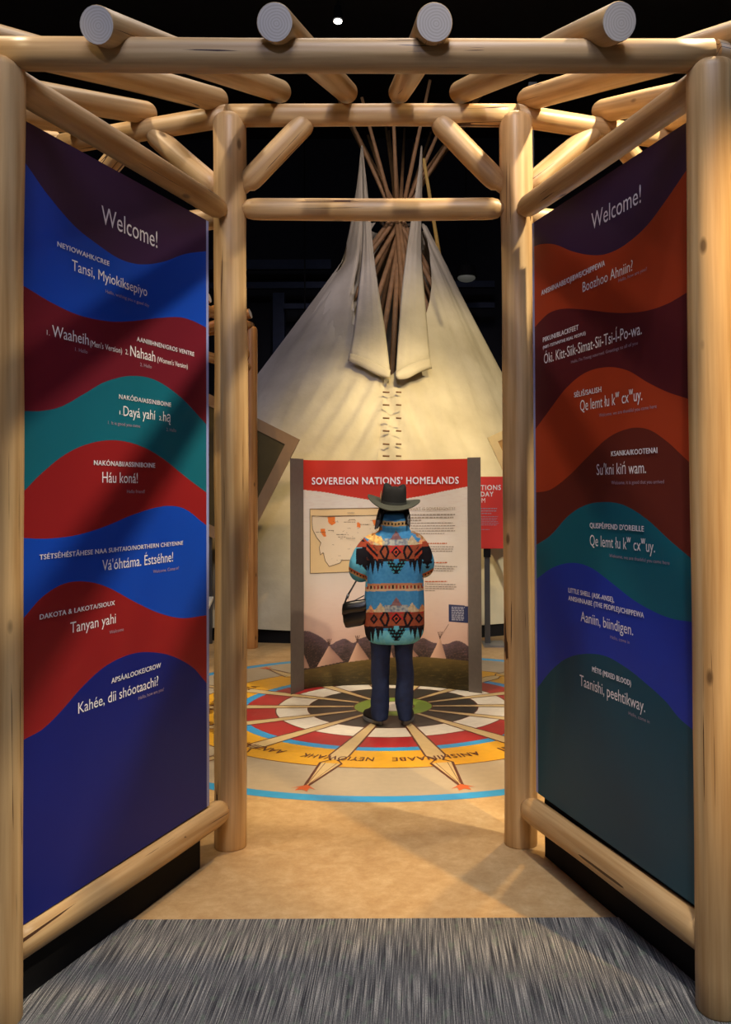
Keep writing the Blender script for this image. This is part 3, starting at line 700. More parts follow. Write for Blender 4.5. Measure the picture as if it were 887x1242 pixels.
S = [(376, 617, 466, 616, .7), (376, 617, 376, 695, .7), (376, 695, 466, 692, .7), (466, 616, 466, 692, .7), (378, 625.6, 466, 625, .5)]
for k in range(len(STATE)):
    a = STATE[k]; b = STATE[(k + 1) % len(STATE)]; S.append((a[0], a[1], b[0], b[1], .55))
for k in range(46):
    x = random.uniform(388, 458); y = random.uniform(630, 682); a = random.uniform(0, PI); l = random.uniform(1, 4); S.append((x, y, x + l * math.cos(a), y + l * math.sin(a) * .4, .3))
for x, y, l in ((383, 645, 12), (398, 643, 7), (410, 651, 10), (417, 633, 14), (423, 630, 8), (437, 636, 12), (408, 648, 12)): S += words(x, x + l, y, 0, .5)
ink_strokes('map_lines', S, ink)
ink_strokes('caption_leader', [(543.5, 757, 534.5, 771, .4)], ink)

# ------------------------------------------------------------------ red sign on a stand, right of the exhibit panel
YS = 9.55
def sg(u, v): return at(u, v, YS)
a = sg(567, 665.5); b = sg(617, 578)
sign = empty('sign_stand', (sg(591, 600).x, YS, 0), 'red sign on a dark metal stand right of the exhibit panel', 'sign')
sred = flat('sign_red', (226, 56, 48), .5, .03)
box('sign_board', a.x, b.x, YS - .015, YS + .015, a.z, b.z, sred, sign, .003)
q = sg(591.5, 700); box('pole', q.x - .028, q.x + .028, YS + .02, YS + .07, .02, a.z + .5, M['metal'], sign)
box('clamp', q.x - .035, q.x + .035, YS - .0, YS + .075, a.z - .09, a.z, M['black'], sign)
box('base_plate', q.x - .05, q.x + .17, YS - .12, YS + .20, 0, .022, flat('base_steel', (140, 142, 146), .35, metal=.5), sign)
def st(s, x0, y, x1, cap, nm, bold):
    p0 = sg(x0, y); p1 = sg(x1, y)
    return (s, bold, nm, sign, M['white_text'], lambda xn, yn: Vector((p0.x + (p1.x - p0.x) * xn, YS - .0165, p0.z + yn * cap * YS / F)))
text_flush([st('NATIONS', 571.5, 594.4, 607.5, 5.8, 'title_text', .02), st('TODAY', 571.5, 602.2, 598.5, 5.6, 'title_text', .02), st('FROM', 571.5, 609.6, 588.6, 5.4, 'title_text', 0)])
V = []; Fc = []
for k, (y, xe) in enumerate(((617.3, 603), (620.2, 602), (623.3, 596), (626.8, 604), (629, 603), (631, 602), (633, 604), (635, 605), (637, 603), (642.5, 594))):
    x = 571.5
    while x < xe:
        l = random.uniform(1.5, 4); p0 = sg(x, y); p1 = sg(min(xe, x + l), y - (1.1 if k < 3 else .7)); b_ = len(V)
        V += [Vector((p0.x, YS - .0165, p0.z)), Vector((p1.x, YS - .0165, p0.z)), Vector((p1.x, YS - .0165, p1.z)), Vector((p0.x, YS - .0165, p1.z))]; Fc.append((b_, b_ + 1, b_ + 2, b_ + 3)); x += l + .6
o = mkobj('small_print', mesh('small_print', V, Fc, [M['faint_text']]), sign, (0, 0, 0)); o['kind'] = 'stuff'

# ------------------------------------------------------------------ far log arbour posts
def far_arbor(sgn, Q0, label):
    e = empty('log_arbor', (Q0[0], Q0[1], 0), label, 'arbor')
    Q0 = Vector(Q0); Q1 = Q0 + Vector((sgn * .30, -.954)) * 1.31; out = Vector((sgn * .954, .30))
    G0 = Q0 + Vector((sgn * .97, .12)).normalized() * 1.38; G1 = Q1 + Vector((sgn * .98, .2)).normalized() * 1.38
    for q, z in ((Q0, ZR), (Q1, ZR), (G0, ZF), (G1, ZF)): log('post', v3(q, 0), v3(q, z), .078, e, ('cut', 'round'), 'far_pine')
    log('beam', v3(Q0, ZR), v3(Q1, ZR), .052, e, ('', ''), 'far_pine'); log('beam', v3(G0, ZF), v3(G1, ZF), .052, e, ('', ''), 'far_pine')
    log('beam', v3(Q0, ZR), v3(Q0 + Vector((sgn * .9, .45)), ZR), .052, e, ('', 'cut'), 'far_pine')
    log('crossbar', v3(Q0, ZC), v3(Q1, ZC), .05, e, ('tenon', 'tenon'), 'far_pine')
    d = (Q1 - Q0).normalized(); log('brace', v3(Q0 + d * .05, 2.99), v3(Q0 + d * .4, ZR), .05, e, ('tenon', 'round'), 'far_pine'); log('brace', v3(Q1 - d * .05, 2.99), v3(Q1 - d * .4, ZR), .05, e, ('tenon', 'round'), 'far_pine')
    for t in (.02, .35, .65, .95):
        r_ = lerp(Q0, Q1, t); f_ = lerp(G0, G1, t); d = (r_ - f_).normalized()
        log('rafter', v3(f_ - d * .1, ZF + .07), v3(r_ + d * .02, ZR + .13), .052, e, ('cut', 'cut'), 'far_pine')
    return e
far_arbor(-1, (at(303.5, 600, 9.5).x, 9.5), 'far log arbor glimpsed behind the left gateway post')
far_arbor(1, (at(655, 600, 9.5).x, 9.5), 'far log arbor glimpsed behind the right gateway post')

# ------------------------------------------------------------------ tipi
def canvas():
    m, nt, b = newmat('canvas'); N = nt.nodes.new; L = nt.links.new
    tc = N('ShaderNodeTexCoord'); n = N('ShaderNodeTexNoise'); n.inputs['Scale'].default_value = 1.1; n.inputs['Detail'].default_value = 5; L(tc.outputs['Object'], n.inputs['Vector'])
    cr = N('ShaderNodeValToRGB'); e = cr.color_ramp.elements; e[0].position = .3; e[0].color = lin((176, 165, 140)) + (1,); e[1].position = .7; e[1].color = lin((220, 210, 184)) + (1,); L(n.outputs['Fac'], cr.inputs['Fac']); L(cr.outputs[0], b.inputs['Base Color'])  # broad soft blotches paint dappled, cloud-like shade into the canvas colour
    b.inputs['Roughness'].default_value = .9; b.inputs['Specular IOR Level'].default_value = .15
    w2 = N('ShaderNodeTexNoise'); w2.inputs['Scale'].default_value = 7; w2.inputs['Detail'].default_value = 5; L(tc.outputs['Object'], w2.inputs['Vector'])
    bp = N('ShaderNodeBump'); bp.inputs['Strength'].default_value = .35; bp.inputs['Distance'].default_value = .03; L(w2.outputs['Fac'], bp.inputs['Height']); L(bp.outputs[0], b.inputs['Normal']); return m
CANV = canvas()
TC = Vector((-.90, 13.42, 0)); TR = 3.72; TA = at(482, 276, 13.0); TAR = .41
tipi = empty('tipi', TC, 'large pale canvas tipi with open smoke flaps and bare poles behind the exhibit panel', 'tipi')
T0 = .548
SEAM = -PI / 2 + .08
def tp(th, t):
    a = SEAM + th
    base = TC + Vector((TR * math.cos(a), TR * math.sin(a), .14)); top = TA + Vector((TAR * math.cos(a), TAR * math.sin(a), 0))
    q = base.lerp(top, t)
    rip = noise.noise(Vector((math.cos(a) * 7, math.sin(a) * 7, t * 2.5))) * .035 + noise.noise(Vector((math.cos(a) * 22, math.sin(a) * 22, t * 1.2 + 8))) * .014
    # gathers that run down from the foot of the opening
    g = max(0, 1 - abs(th if th < PI else th - 2 * PI) / .55) * (1 - abs(t - .42) / .3 if abs(t - .42) < .3 else 0)
    thr = (th if th < PI else th - 2 * PI)
    rip += g * .050 * math.sin((abs(thr) * 1.0 + (t - .3) * .9) * 54)
    dv = Vector((math.cos(a), math.sin(a), .5)).normalized()
    return q + dv * rip * (1 - .3 * t)
V = []; Fc = []; NT, NR = 260, 110
for j in range(NR + 1):
    t = j / NR
    if t > T0: o_ = .85 * ((t - T0) / (1 - T0)) ** 1.0 + .03
    else: o_ = .0
    for i in range(NT + 1):
        th = o_ + (2 * PI - 2 * o_) * i / NT; V.append(tp(th, t) - TC)
for j in range(NR):
    for i in range(NT):
        a = j * (NT + 1) + i; Fc.append((a, a + 1, a + NT + 2, a + NT + 1))
from mathutils.bvhtree import BVHTree
BV = BVHTree.FromPolygons([tuple(v) for v in V], Fc)
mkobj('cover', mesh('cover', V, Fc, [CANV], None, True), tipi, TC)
# poles through the crossing
npole = 14
for k in list(range(npole)) + [-.55, -.25, .12, .30]:
    a = SEAM + .16 + 2 * PI * k / npole; B = TC + Vector((math.cos(a) * (TR - .12), math.sin(a) * (TR - .12), 0))
    X = TA + Vector((math.cos(a) * -.07 + random.uniform(-.05, .05), math.sin(a) * -.07, .02 + random.uniform(-.12, .14)))
    X2 = X + Vector((math.cos(a) * .12, math.sin(a) * .12, 0)); d = (X2 - B).normalized(); T = X2 + d * random.uniform(1.75, 2.25)
    c = B; V = []; Fc = []; tube(V, Fc, [Vector((0, 0, 0)), (X2 - B), (T - B)], [.045, .034, .02], 10)
    mkobj('pole', mesh('pole', V, Fc, [M['pole']], None, True), tipi, B)
# lashing rope round the crossing
V = []; Fc = []
pts = [TA + Vector((math.cos(s_ * .5) * (.24 + .01 * math.sin(s_)), math.sin(s_ * .5) * .24, .02 + .004 * s_ + .05 * math.sin(s_ * .21))) for s_ in range(38)]
tube(V, Fc, [p_ - TA for p_ in pts], .014, 8); mkobj('lashing', mesh('lashing', V, Fc, [flat('rope', (150, 135, 115), .9)], None, True), tipi, TA)
def sheet(name, A, B, nb=14, sub=4, bulge=.05, mat=CANV, settle=False):
    """cloth between two measured edges A and B (lists of (u, v, depth) of equal length)"""
    def res(L_):
        out = []
        for k in range((len(L_) - 1) * sub + 1):
            x = k / sub; comp = [smooth_interp([(i, L_[i][c]) for i in range(len(L_))], x) for c in range(3)]; out.append(at(comp[0], comp[1], comp[2] + .38))
        return out
    RA, RB = res(A), res(B); V = []; Fc = []; n = len(RA)
    for i in range(n):
        for j in range(nb + 1):
            t = j / nb; q = RA[i].lerp(RB[i], t); q.y -= bulge * math.sin(PI * t) + .02 * noise.noise(Vector((t * 7, i * .12, 4))); V.append(q)
    if settle:
        for i in range(n):
            wi = max(0, (i / (n - 1) - .35) / .65) ** 1.2
            for j in range(nb + 1):
                w_ = max(wi, (1 - j / nb) ** 2); q = V[i * (nb + 1) + j]; d = (q - CAM).normalized(); hit = BV.ray_cast(CAM - TC, d)
                if hit[0] is not None:
                    h_ = hit[0] + TC; q2 = CAM + d * ((h_ - CAM).length - .03 + .08 * max(wi, (1 - j / nb)) ** 3); V[i * (nb + 1) + j] = q.lerp(q2, w_)
    for i in range(n - 1):
        for j in range(nb): a = i * (nb + 1) + j; Fc.append((a, a + 1, a + nb + 2, a + nb + 1))
    c = sum(V, Vector()) / len(V); o = mkobj(name, mesh(name, [v - c for v in V], Fc, [mat], None, True), tipi, c)
    s = o.modifiers.new('thick', 'SOLIDIFY'); s.thickness = .006; return o
# left smoke flap: front leaf, then the leaf that falls back to the cover
sheet('smoke_flap', [(439, 178, 11.75), (441, 240, 11.75), (440, 300, 11.6), (432, 380, 11.3), (424, 436, 10.93)], [(440, 178, 11.74), (447, 245, 11.7), (456, 330, 11.4), (467, 400, 11.08), (474, 458, 10.80)], bulge=.05)
sheet('smoke_flap', [(438.5, 178, 11.78), (431, 240, 11.9), (414, 318, 12.1), (380, 372, 12.0), (340, 432, 11.9)], [(439, 178, 11.76), (443, 240, 11.78), (444, 300, 11.66), (438, 380, 11.3), (432, 438, 10.95)], bulge=.03, settle=True)
sheet('smoke_flap', [(511, 178, 11.7), (504, 235, 11.65), (494, 300, 11.5), (486, 370, 11.2), (480, 458, 10.80)], [(512, 178, 11.7), (512, 235, 11.75), (511, 300, 11.6), (516, 370, 11.35), (522, 440, 11.0)], bulge=.04)
# rolled lower hems of the flaps
sheet('flap_hem', [(424, 428, 10.93), (440, 433, 10.86), (458, 441, 10.80), (474, 449, 10.76)], [(422, 438, 10.92), (439, 445, 10.84), (457, 455, 10.78), (472, 460, 10.74)], 6, bulge=.02)
sheet('flap_hem', [(480, 452, 10.75), (492, 444, 10.80), (506, 438, 10.86), (522, 434, 10.95)], [(482, 460, 10.73), (494, 459, 10.76), (508, 452, 10.82), (524, 447, 10.93)], 6, bulge=.02)
0 and sheet('cover_fold', [(522, 434, 10.85), (527, 450, 10.85), (531, 472, 10.8)], [(508, 446, 10.8), (514, 460, 10.72), (530, 474, 10.75)], 6, bulge=.02)
# outer pole of the right smoke flap
pa = at(514, 192, 12.3); pb = at(540, 352, 13.3); c = pa; V = []; Fc = []; d = (pb - pa)
tube(V, Fc, [Vector((0, 0, 0)), d, d * (pa.z / (pa.z - pb.z))], [.022, .03, .04], 10); mkobj('flap_pole', mesh('flap_pole', V, Fc, [flat('yellow_pole', (196, 160, 80), .6)], None, True), tipi, pa)
# lacing pins
pinm = flat('pin_wood', (120, 84, 52), .6)
for v_ in (475.5, 491, 507, 522.5, 538.5, 553):
    tt = None
    # depth of the cover front at this height
    best = min((abs((lambda q: CY)(0) - 0) + 0, 0) for _ in (0,))
    lo, hi = .0, .6
    for _ in range(24):
        mid = (lo + hi) / 2; q = tp(0, mid); vv = 597.3 - F * (q.z - 1.6) / q.y
        if vv > v_: lo = mid
        else: hi = mid
    q = tp(0, lo)
    for (ua, ub) in ((464.5, 472.5), (480.5, 487)):
        A = at(ua, v_, q.y - .10); B = at(ub, v_ + .4, q.y - .10); V = []; Fc = []; tube(V, Fc, [Vector((0, 0, 0)), B - A], .010, 8)
        mkobj('lacing_pin', mesh('lacing_pin', V, Fc, [pinm], None, True), tipi, A)
# seam strip
sheet('seam_strip', [(473.5, 462, tp(0, .53).y - .03), (473, 510, tp(0, .46).y - .12), (472, 560, tp(0, .35).y - .12)], [(480.5, 462, tp(0, .53).y - .03), (481, 510, tp(0, .46).y - .12), (482, 560, tp(0, .35).y - .12)], 3, bulge=.008)
# black plinth under the tipi
V = []; Fc = []; n = 96
tube(V, Fc, [TC + Vector((0, 0, .0)), TC + Vector((0, 0, .13))], TR - .03, 96)
mkobj('round_plinth', mesh('round_plinth', [v - TC for v in V], Fc, [M['black']]), tipi, TC)

# tilted framed boards leaning on the tipi
def framed(C_px, Y, ang, w_, h_, fw_, label, panelcol, framecol, lean=.0, corner=1):
    """corner of the board nearest the exhibit panel is at C_px; ang = tilt"""
    c = at(C_px[0], C_px[1], Y); e = empty('framed_board', (c.x, c.y, c.z), label, 'board')
    ex_ = Vector((math.cos(ang), 0, math.sin(ang))) * (-corner); ey_ = Vector((math.sin(ang), 0, -math.cos(ang)))
    if corner == 1: ey_ = Vector((math.sin(ang), 0, -math.cos(ang)))
    yv = Vector((0, 1, 0))
    def slab(name, s0, s1, t0, t1, d0, d1, mat):
        V = []
        for d in (d0, d1):
            for s_, t_ in ((s0, t0), (s1, t0), (s1, t1), (s0, t1)): V.append(ex_ * s_ + ey_ * t_ + yv * d)
        me = mesh(name, V, [(0, 1, 2, 3), (7, 6, 5, 4), (0, 4, 5, 1), (1, 5, 6, 2), (2, 6, 7, 3), (3, 7, 4, 0)], [mat]); me_fix(me); mkobj(name, me, e, c)
    slab('board', fw_, w_ - fw_, fw_, h_ - fw_, .01, .03, panelcol)
    slab('frame_rail', 0, w_, 0, fw_, 0, .04, framecol); slab('frame_rail', 0, w_, h_ - fw_, h_, 0, .04, framecol)
    mid = c + ex_ * (w_ * .62) + ey_ * (h_ * .55); box('support_leg', mid.x - .025, mid.x + .025, Y + .04, Y + .09, 0, mid.z, M['metal'], e)
    slab('frame_rail', 0, fw_, fw_, h_ - fw_, 0, .04, framecol); slab('frame_rail', w_ - fw_, w_, fw_, h_ - fw_, 0, .04, framecol)
fr = flat('tan_frame', (150, 122, 92), .7, .08); olive = flat('olive_board', (78, 68, 38), .8, .08)
framed((363.5, 533), 9.72, math.radians(-27), 1.15, 1.35, .115, 'tan framed board with a dark olive face, tilted left of the exhibit panel', olive, fr, corner=1)
fr2 = flat('cream_frame', (216, 196, 150), .7, .05); tanb = flat('tan_board', (178, 138, 84), .8, .08)
framed((591.5, 531), 9.85, math.radians(25), 1.1, 1.3, .085, 'cream framed tan board tilted behind the right gateway post', tanb, fr2, corner=-1)
# pale reader ledge glimpsed in the gap left of the left post
q = at(250, 737, 8.9); e = empty('reader_ledge', (q.x - .2, 8.9, 0), 'pale slanted reader ledge glimpsed between left panel and gateway post', 'ledge')
V = [(-.3, -.15, -.05), (.24, -.15, -.05), (.24, .15, .06), (-.3, .15, .06), (-.3, -.15, -.02), (.24, -.15, -.02), (.24, .15, .09), (-.3, .15, .09)]
mkobj('top', mesh('top', V, [(3, 2, 1, 0), (4, 5, 6, 7), (0, 1, 5, 4), (1, 2, 6, 5), (2, 3, 7, 6), (3, 0, 4, 7)], [flat('white_ledge', (215, 212, 200), .4)]), e, (q.x - .2, 8.9, q.z))
box('leg', q.x - .26, q.x - .18, 8.86, 8.94, 0, q.z - .02, M['metal'], e)

# ------------------------------------------------------------------ person seen from behind
YP = 6.36; K = 6.30 / F
def pp(u, v, dy=0.0): return Vector(((u - CX) * K, YP + dy, 1.6 - (v - 597.3) * K))
PB = pp(476, 880); PB.z = 0
# --- body: one continuous skin
V = []; Fc = []
def T(pts, rad, seg=14): tube(V, Fc, pts, rad, seg)
T([pp(476, 660), pp(476, 640, .0), pp(476, 628, .02)], [.07, .055, .052])                     # neck
T([pp(476, 664, .02), pp(476, 690, .01), pp(476, 735, .01), pp(476, 775)], [.085, .105, .105, .115])     # trunk
ellipsoid(V, Fc, pp(476.5, 613, .03), (.072, .092, .105)); ellipsoid(V, Fc, pp(476.5, 622, .065), (.05, .055, .06))
V2 = pp(476.5, 615, .13); ellipsoid(V, Fc, V2, (.012, .02, .02), 10, 8)                                # nose
for s in (-1, 1): ellipsoid(V, Fc, pp(476.5, 614, .03) + Vector((s * .075, 0, 0)), (.012, .02, .03), 10, 8)   # ears
T([pp(462, 770), pp(460, 800), pp(459, 822), pp(459, 845), pp(459, 868), pp(458, 875)], [.060, .055, .048, .045, .038, .036])
T([pp(490, 770), pp(490, 800), pp(490, 822), pp(489, 845), pp(489, 868), pp(490, 875)], [.060, .055, .048, .045, .038, .036])
for s, S_ in ((-1, [(452, 658, 0), (440, 672, 0), (435, 694, .03), (446, 690, .18), (458, 684, .27)]), (1, [(503, 658, 0), (512, 670, 0), (514, 690, .03), (504, 687, .18), (494, 682, .27)])):
    pts = [pp(*q_) for q_ in S_]; T([pp(476, 655)] + pts, [.06, .052, .046, .04, .036, .026])
    wv = pts[-1]; hand = wv + Vector((-s * .045, .06, .02))
    T([wv, wv + Vector((-s * .02, .03, .01)), hand], [.026, .034, .032])
    for f in range(4):
        fs = hand + Vector((0, .005, .026 - f * .018)); l = (.062, .072, .068, .052)[f]
        T([fs - Vector((0, .01, 0)), fs + Vector((-s * l * .5, l * .55, .0)), fs + Vector((-s * l * .95, l * .6, -.006)), fs + Vector((-s * l * 1.1, l * .35, -.008))], [.010, .0095, .0085, .007], 10)
    T([wv + Vector((0, .02, .015)), wv + Vector((-s * .012, .05, .05)), wv + Vector((-s * .035, .085, .06))], [.012, .011, .009], 10)
body = remesh('person', V, Fc, .0055, [M['skin']])
for v in body.vertices: v.co -= PB
person = tag(mkobj('person', body, None, PB), 'person seen from behind in a blue patterned coat, dark western hat and jeans', 'person')
def part(name, me, origin):            # child of the person; mesh data is given relative to origin
    o = bpy.data.objects.new(name, me); COL.objects.link(o); o.parent = person; o.location = origin - PB; return o
# eyes and mouth on the far side of the head
for s in (-1, 1):
    V = []; Fc = []; c = pp(476.5, 611.5, .112) + Vector((s * .027, 0, 0)); ellipsoid(V, Fc, (0, 0, 0), (.012, .010, .008), 12, 8); part('eye', mesh('eye', V, Fc, [M['white_text']], None, True), c)
V = []; Fc = []; ellipsoid(V, Fc, (0, 0, 0), (.022, .008, .007), 12, 8); part('mouth', mesh('mouth', V, Fc, [flat('lips', (150, 80, 76), .5)], None, True), pp(476.5, 620.5, .115))
# --- coat
V = []; Fc = []
prof = [(638, 14, 477, .070), (643, 18, 477.5, .085), (648, 25, 478, .10), (652, 31, 478, .112), (658, 35, 478, .122), (668, 36.5, 478, .132), (682, 36, 478, .138), (700, 35.2, 478, .142), (715, 35.6, 477.5, .148), (740, 36.8, 477.5, .158), (758, 37, 477.3, .165), (770, 35.5, 477, .165), (776, 32.5, 477, .160), (779.5, 29.5, 477, .150), (780, 27, 477, .135)]
rings = []
for i in range(48):
    y = 638 + (780 - 638) * i / 47
    hw = interp([(p_[0], p_[1]) for p_ in prof], y) * K; cx = interp([(p_[0], p_[2]) for p_ in prof], y); dp = interp([(p_[0], p_[3]) for p_ in prof], y); c = pp(cx, y, .01)
    r_ = []
    for j in range(64):
        a = 2 * PI * j / 64; cc, ss = math.cos(a), math.sin(a); q = 1 + .02 * noise.noise(Vector((cc * 2.4, ss * 2.4, y * .05))) + (.03 * noise.noise(Vector((cc * 5, ss * 5, y * .03 + 7))) if y > 690 else 0)
        r_.append(c + Vector((abs(cc) ** .86 * (1 if cc > 0 else -1) * hw * q, abs(ss) ** .86 * (1 if ss > 0 else -1) * dp * q, 0)))
    rings.append(r_)
loft(V, Fc, rings)
for S_, R_ in (([(460, 655, 0), (450, 660, 0), (441, 672, -.005), (435.5, 685, .0), (434.5, 695, .045), (441, 697, .12), (449, 692, .20), (456, 687, .255)], [.055, .066, .072, .074, .068, .060, .052, .046]),
               ([(494, 653, 0), (504, 658, 0), (511, 670, -.005), (514.5, 682, .0), (514.5, 691, .045), (509, 693, .12), (502, 689, .20), (496, 684, .255)], [.055, .062, .066, .068, .062, .056, .050, .044])):
    P_ = [pp(*q_) for q_ in S_]; n = 40; pts = []; rr = []
    for i in range(n + 1):
        x = (len(P_) - 1) * i / n
        pts.append(Vector([smooth_interp([(k, P_[k][c_]) for k in range(len(P_))], x) for c_ in range(3)])); r0_ = smooth_interp([(k, R_[k]) for k in range(len(R_))], x); rr.append(r0_ * (1 + .05 * noise.noise(Vector((x * 2.2, 3, 0)))))
    tube(V, Fc, pts, rr, 24)
# stand collar, slightly turned down
cr_ = []
for y, hw, dp, dy in ((646, 20, .092, .0), (640, 18.5, .102, -.01), (634, 17.5, .104, -.015), (630, 16, .100, -.015), (625, 14, .096, -.015), (622.5, 11.5, .080, -.02)):
    c = pp(478, y, .005 + dy); cr_.append([c + Vector((math.cos(2 * PI * j / 32) * hw * K, math.sin(2 * PI * j / 32) * dp, 0)) for j in range(32)])
loft(V, Fc, cr_)
coat = remesh('coat', V, Fc, .0042, [vcol('coat_weave', .92, .5, .1)], 3)
BLUE = (60, 128, 182); TURQ = (92, 172, 204); BLK = (26, 24, 30); RUST = (138, 68, 48); CRM = (206, 190, 158); MAU = (140, 104, 104)
def coat_col(co):
    u = CX + co.x / K; v = 597.3 + (1.6 - co.z) / K; a = abs(u - 480.5); s = 1 if u > 480.5 else -1
    n = noise.noise(co * 60) 
    if v < 647 and a < 20 - max(0, v - 640) * .2:
        bt = 635.5 - abs(u - 480) * .03 + (a / 20) ** 2 * -1.0
        if abs(v - bt) < 3.0:
            return BLK if (int(u / 2.1) % 2 == 0 and abs(v - bt) < 1.4) else (176, 148, 104)
        if v < bt: return (52, 112, 168)
    sleeve = (u < 444.5 - max(0, (v - 676)) * -.02 and v > 657) or (u > 512 and v > 657)
    if sleeve and v < 712:
        bl = 690 + (u - 421) * .52 if s < 0 else 700 - (u - 512) * .5
        if abs(v - bl) < 3.2:
            return (70, 40, 34) if (abs(v - bl) < 1.2 and int(u / 1.8) % 2 == 0) else ((172, 92, 54) if v < bl else (196, 160, 112))
        k = (444 - u) if s < 0 else (u - 512)
        if s < 0:
            if 3 < 444 - u + 0 and u > 431.5 and 664 + (444 - u) * .1 < v < 686 - abs(u - 437) * .9 + (2 if int(v / 3) % 2 else 0): return BLK
            if u > 439 and 663 < v < 692 - (444 - u) * 1.2: return BLK
        else:
            if u < 524 and 663 < v < 690 - abs(u - 518) * 1.6 + (2 if int(v / 3) % 2 else -2): return BLK
        if v < 664: return mixc(RUST, (150, 60, 40), .5 + n)
        return TURQ if s < 0 else mixc(TURQ, BLUE, .5)
    if s < 0 and v < 665 and a > 17:
        if abs((v - 642) - (a - 20) * .55 + n) < 2.6 and a < 30: return (176, 112, 58)
        if abs((v - 651) - (a - 30) * -.45) < 4.6 and a < 39: return mixc((236, 206, 128), (214, 150, 84), .4 + n)
        if a > 33 and v < 650: return (120, 190, 214)
    if s > 0 and v < 660 and a > 18:
        if abs((v - 645) - (a - 22) * .6 + n * 2) < 4.2: return mixc((178, 152, 122), (150, 100, 60), .5 + n * 1.4)
    # diagonal shoulder bands
    if v < 682 and a > 22:
        bl = 674 - (a - 22) * .95
        w_ = v - bl
        if abs(w_) < 2.0: return BLK
        if 2.0 <= w_ < 6.0 or -5.5 < w_ <= -2: return mixc(RUST, (182, 70, 44), .5 + n)
        if w_ >= 6 and w_ < 15 and a > 27: return BLK
    # waist band
    wb = 710.5 + (a / 37) ** 2 * 2.0
    if abs(v - wb) < 4.6:
        d = abs(v - wb)
        if d < 1.9: return (BLK if int(u / 2.2) % 3 == 0 else (150, 56, 48)) if int(u / 2.2) % 2 == 0 else (184, 150, 112)
        return mixc((170, 96, 60), CRM, .3 if v < wb else .75)
    for y0, last in ((661.0, False), (740.0, True)):
        sag = (a / 36) ** 2 * (2.0 if last else -1.0); b = v - y0 - sag
        bq = math.floor(b / 1.8) * 1.8
        if -18 < b < 0:
            if a < (bq + 18.5) * .70 and b < -7: return mixc(MAU, (116, 84, 92), .5 + n)
            if a < 14 and b >= -8:  return mixc((164, 168, 164), (110, 120, 140), .4 + n * 1.5)
            if abs(a - 19) < (bq + 12) * .8: return mixc(CRM, (176, 160, 132), .5 + n)
            if abs(a - 31) < (bq + 10) * .6: return mixc((214, 170, 104), (190, 120, 100), .5 + n)
            if a > 12 and b > -3: return mixc(CRM, RUST, .4 + n)
        if 0 <= b < 16.5:
            d = a + abs(b - 8.0) * .9
            if d < 2.2: return BLK
            if d < 3.6: return (176, 70, 48)
            if d < 6.2: return BLK
            if d < 8.6 and b < 9: return (170, 44, 48)
            if abs(a - 12 - (8 - abs(b - 8)) * -.35) < 1.5: return BLK
            if abs(a - 19 + abs(b - 8) * .6) < 1.5: return BLK
            if abs(a - 27) + abs(b - 8) * .8 < 5.0: return BLK if abs(a - 27) + abs(b - 8) * .8 > 2.4 else (120, 60, 48)
            if b < 2 and int(a / 4) % 3 == 1: return (168, 44, 46)
            return mixc(RUST, (146, 78, 54), .5 + n * 1.2 + (b - 8) * .03)
        if 16.5 <= b < 19 and a > 3: return mixc(BLK, (96, 46, 36), .3 + n)
        if 16.5 <= b < 36:
            hw = 13.5 - (b - 17) * .62
            if a < hw and b < 34:
                if a < hw - 9.2: return TURQ if last else BLUE
                return (60, 150, 172) if (int((a - (34 - b) * .62 + 60) / 1.9) % 2 == 0 and int(b / 1.9) % 2 == 0 and a > .8) else BLK
            for cc, L_, ww in ((17.2, 11, 2.6), (22, 17, 3.4), (28.5, 20, 3.4), (34, 16, 4)):
                if b - 17 < L_ and abs(a - cc) < ww * (1 - (b - 17) / L_): return BLK
            if last and a > 31 and s < 0 and v < 776: return BLK
    if v > 762: return mixc(TURQ, (112, 186, 204), .5 + n)
    return mixc(BLUE, (72, 138, 190), .5 + n)
for v in coat.vertices: pass
paint(coat, coat_col)
CO = pp(478, 700)
for v in coat.vertices: v.co -= CO
part('coat', coat, CO)
# --- jeans
V = []; Fc = []
def leg(pts, ctr):
    rings = []
    n = 46
    for i in range(n + 1):
        y = pts[0][0] + (pts[-1][0] - pts[0][0]) * i / n
        l = smooth_interp([(p_[0], p_[1]) for p_ in pts], y); r = smooth_interp([(p_[0], p_[2]) for p_ in pts], y); hw = (r - l) / 2 * K; c = pp((l + r) / 2, y, interp([(760, 0), (820, .0), (845, -.01), (876, -.01)], y)); dp = interp([(760, .10), (800, .09), (822, .072), (850, .070), (876, .082)], y)
        r_ = []
        for j in range(28):
            a = 2 * PI * j / 28; q = 1 + .05 * noise.noise(Vector((math.cos(a) * 2, math.sin(a) * 2, y * (.16 if y > 835 else .07) + l)))
            r_.append(c + Vector((math.cos(a) * hw * q, math.sin(a) * dp * q, 0)))
        rings.append(r_)
    loft(V, Fc, rings)
leg([(765, 446, 477), (780, 448, 474.5), (800, 448.8, 472), (820, 448.3, 471), (835, 449.5, 470.8), (850, 448.2, 471), (865, 448.3, 470), (873, 450, 469)], 0)
leg([(765, 475, 505), (780, 476.5, 501), (800, 478.5, 499.5), (820, 480, 501), (835, 478.5, 500.5), (850, 477.5, 500), (865, 480.5, 498.8), (873, 482, 498.5)], 0)
T2 = [pp(476, 752), pp(476, 775)]; 
rg = [[pp(476, y) + Vector((math.cos(2 * PI * j / 28) * hw, math.sin(2 * PI * j / 28) * .11, 0)) for j in range(28)] for y, hw in ((735, .14), (760, .155), (776, .155))]
loft(V, Fc, rg)
jeans = remesh('jeans', V, Fc, .0055, [M['denim']], 3); JO = pp(476, 800)
for v in jeans.vertices: v.co -= JO
part('jeans', jeans, JO)
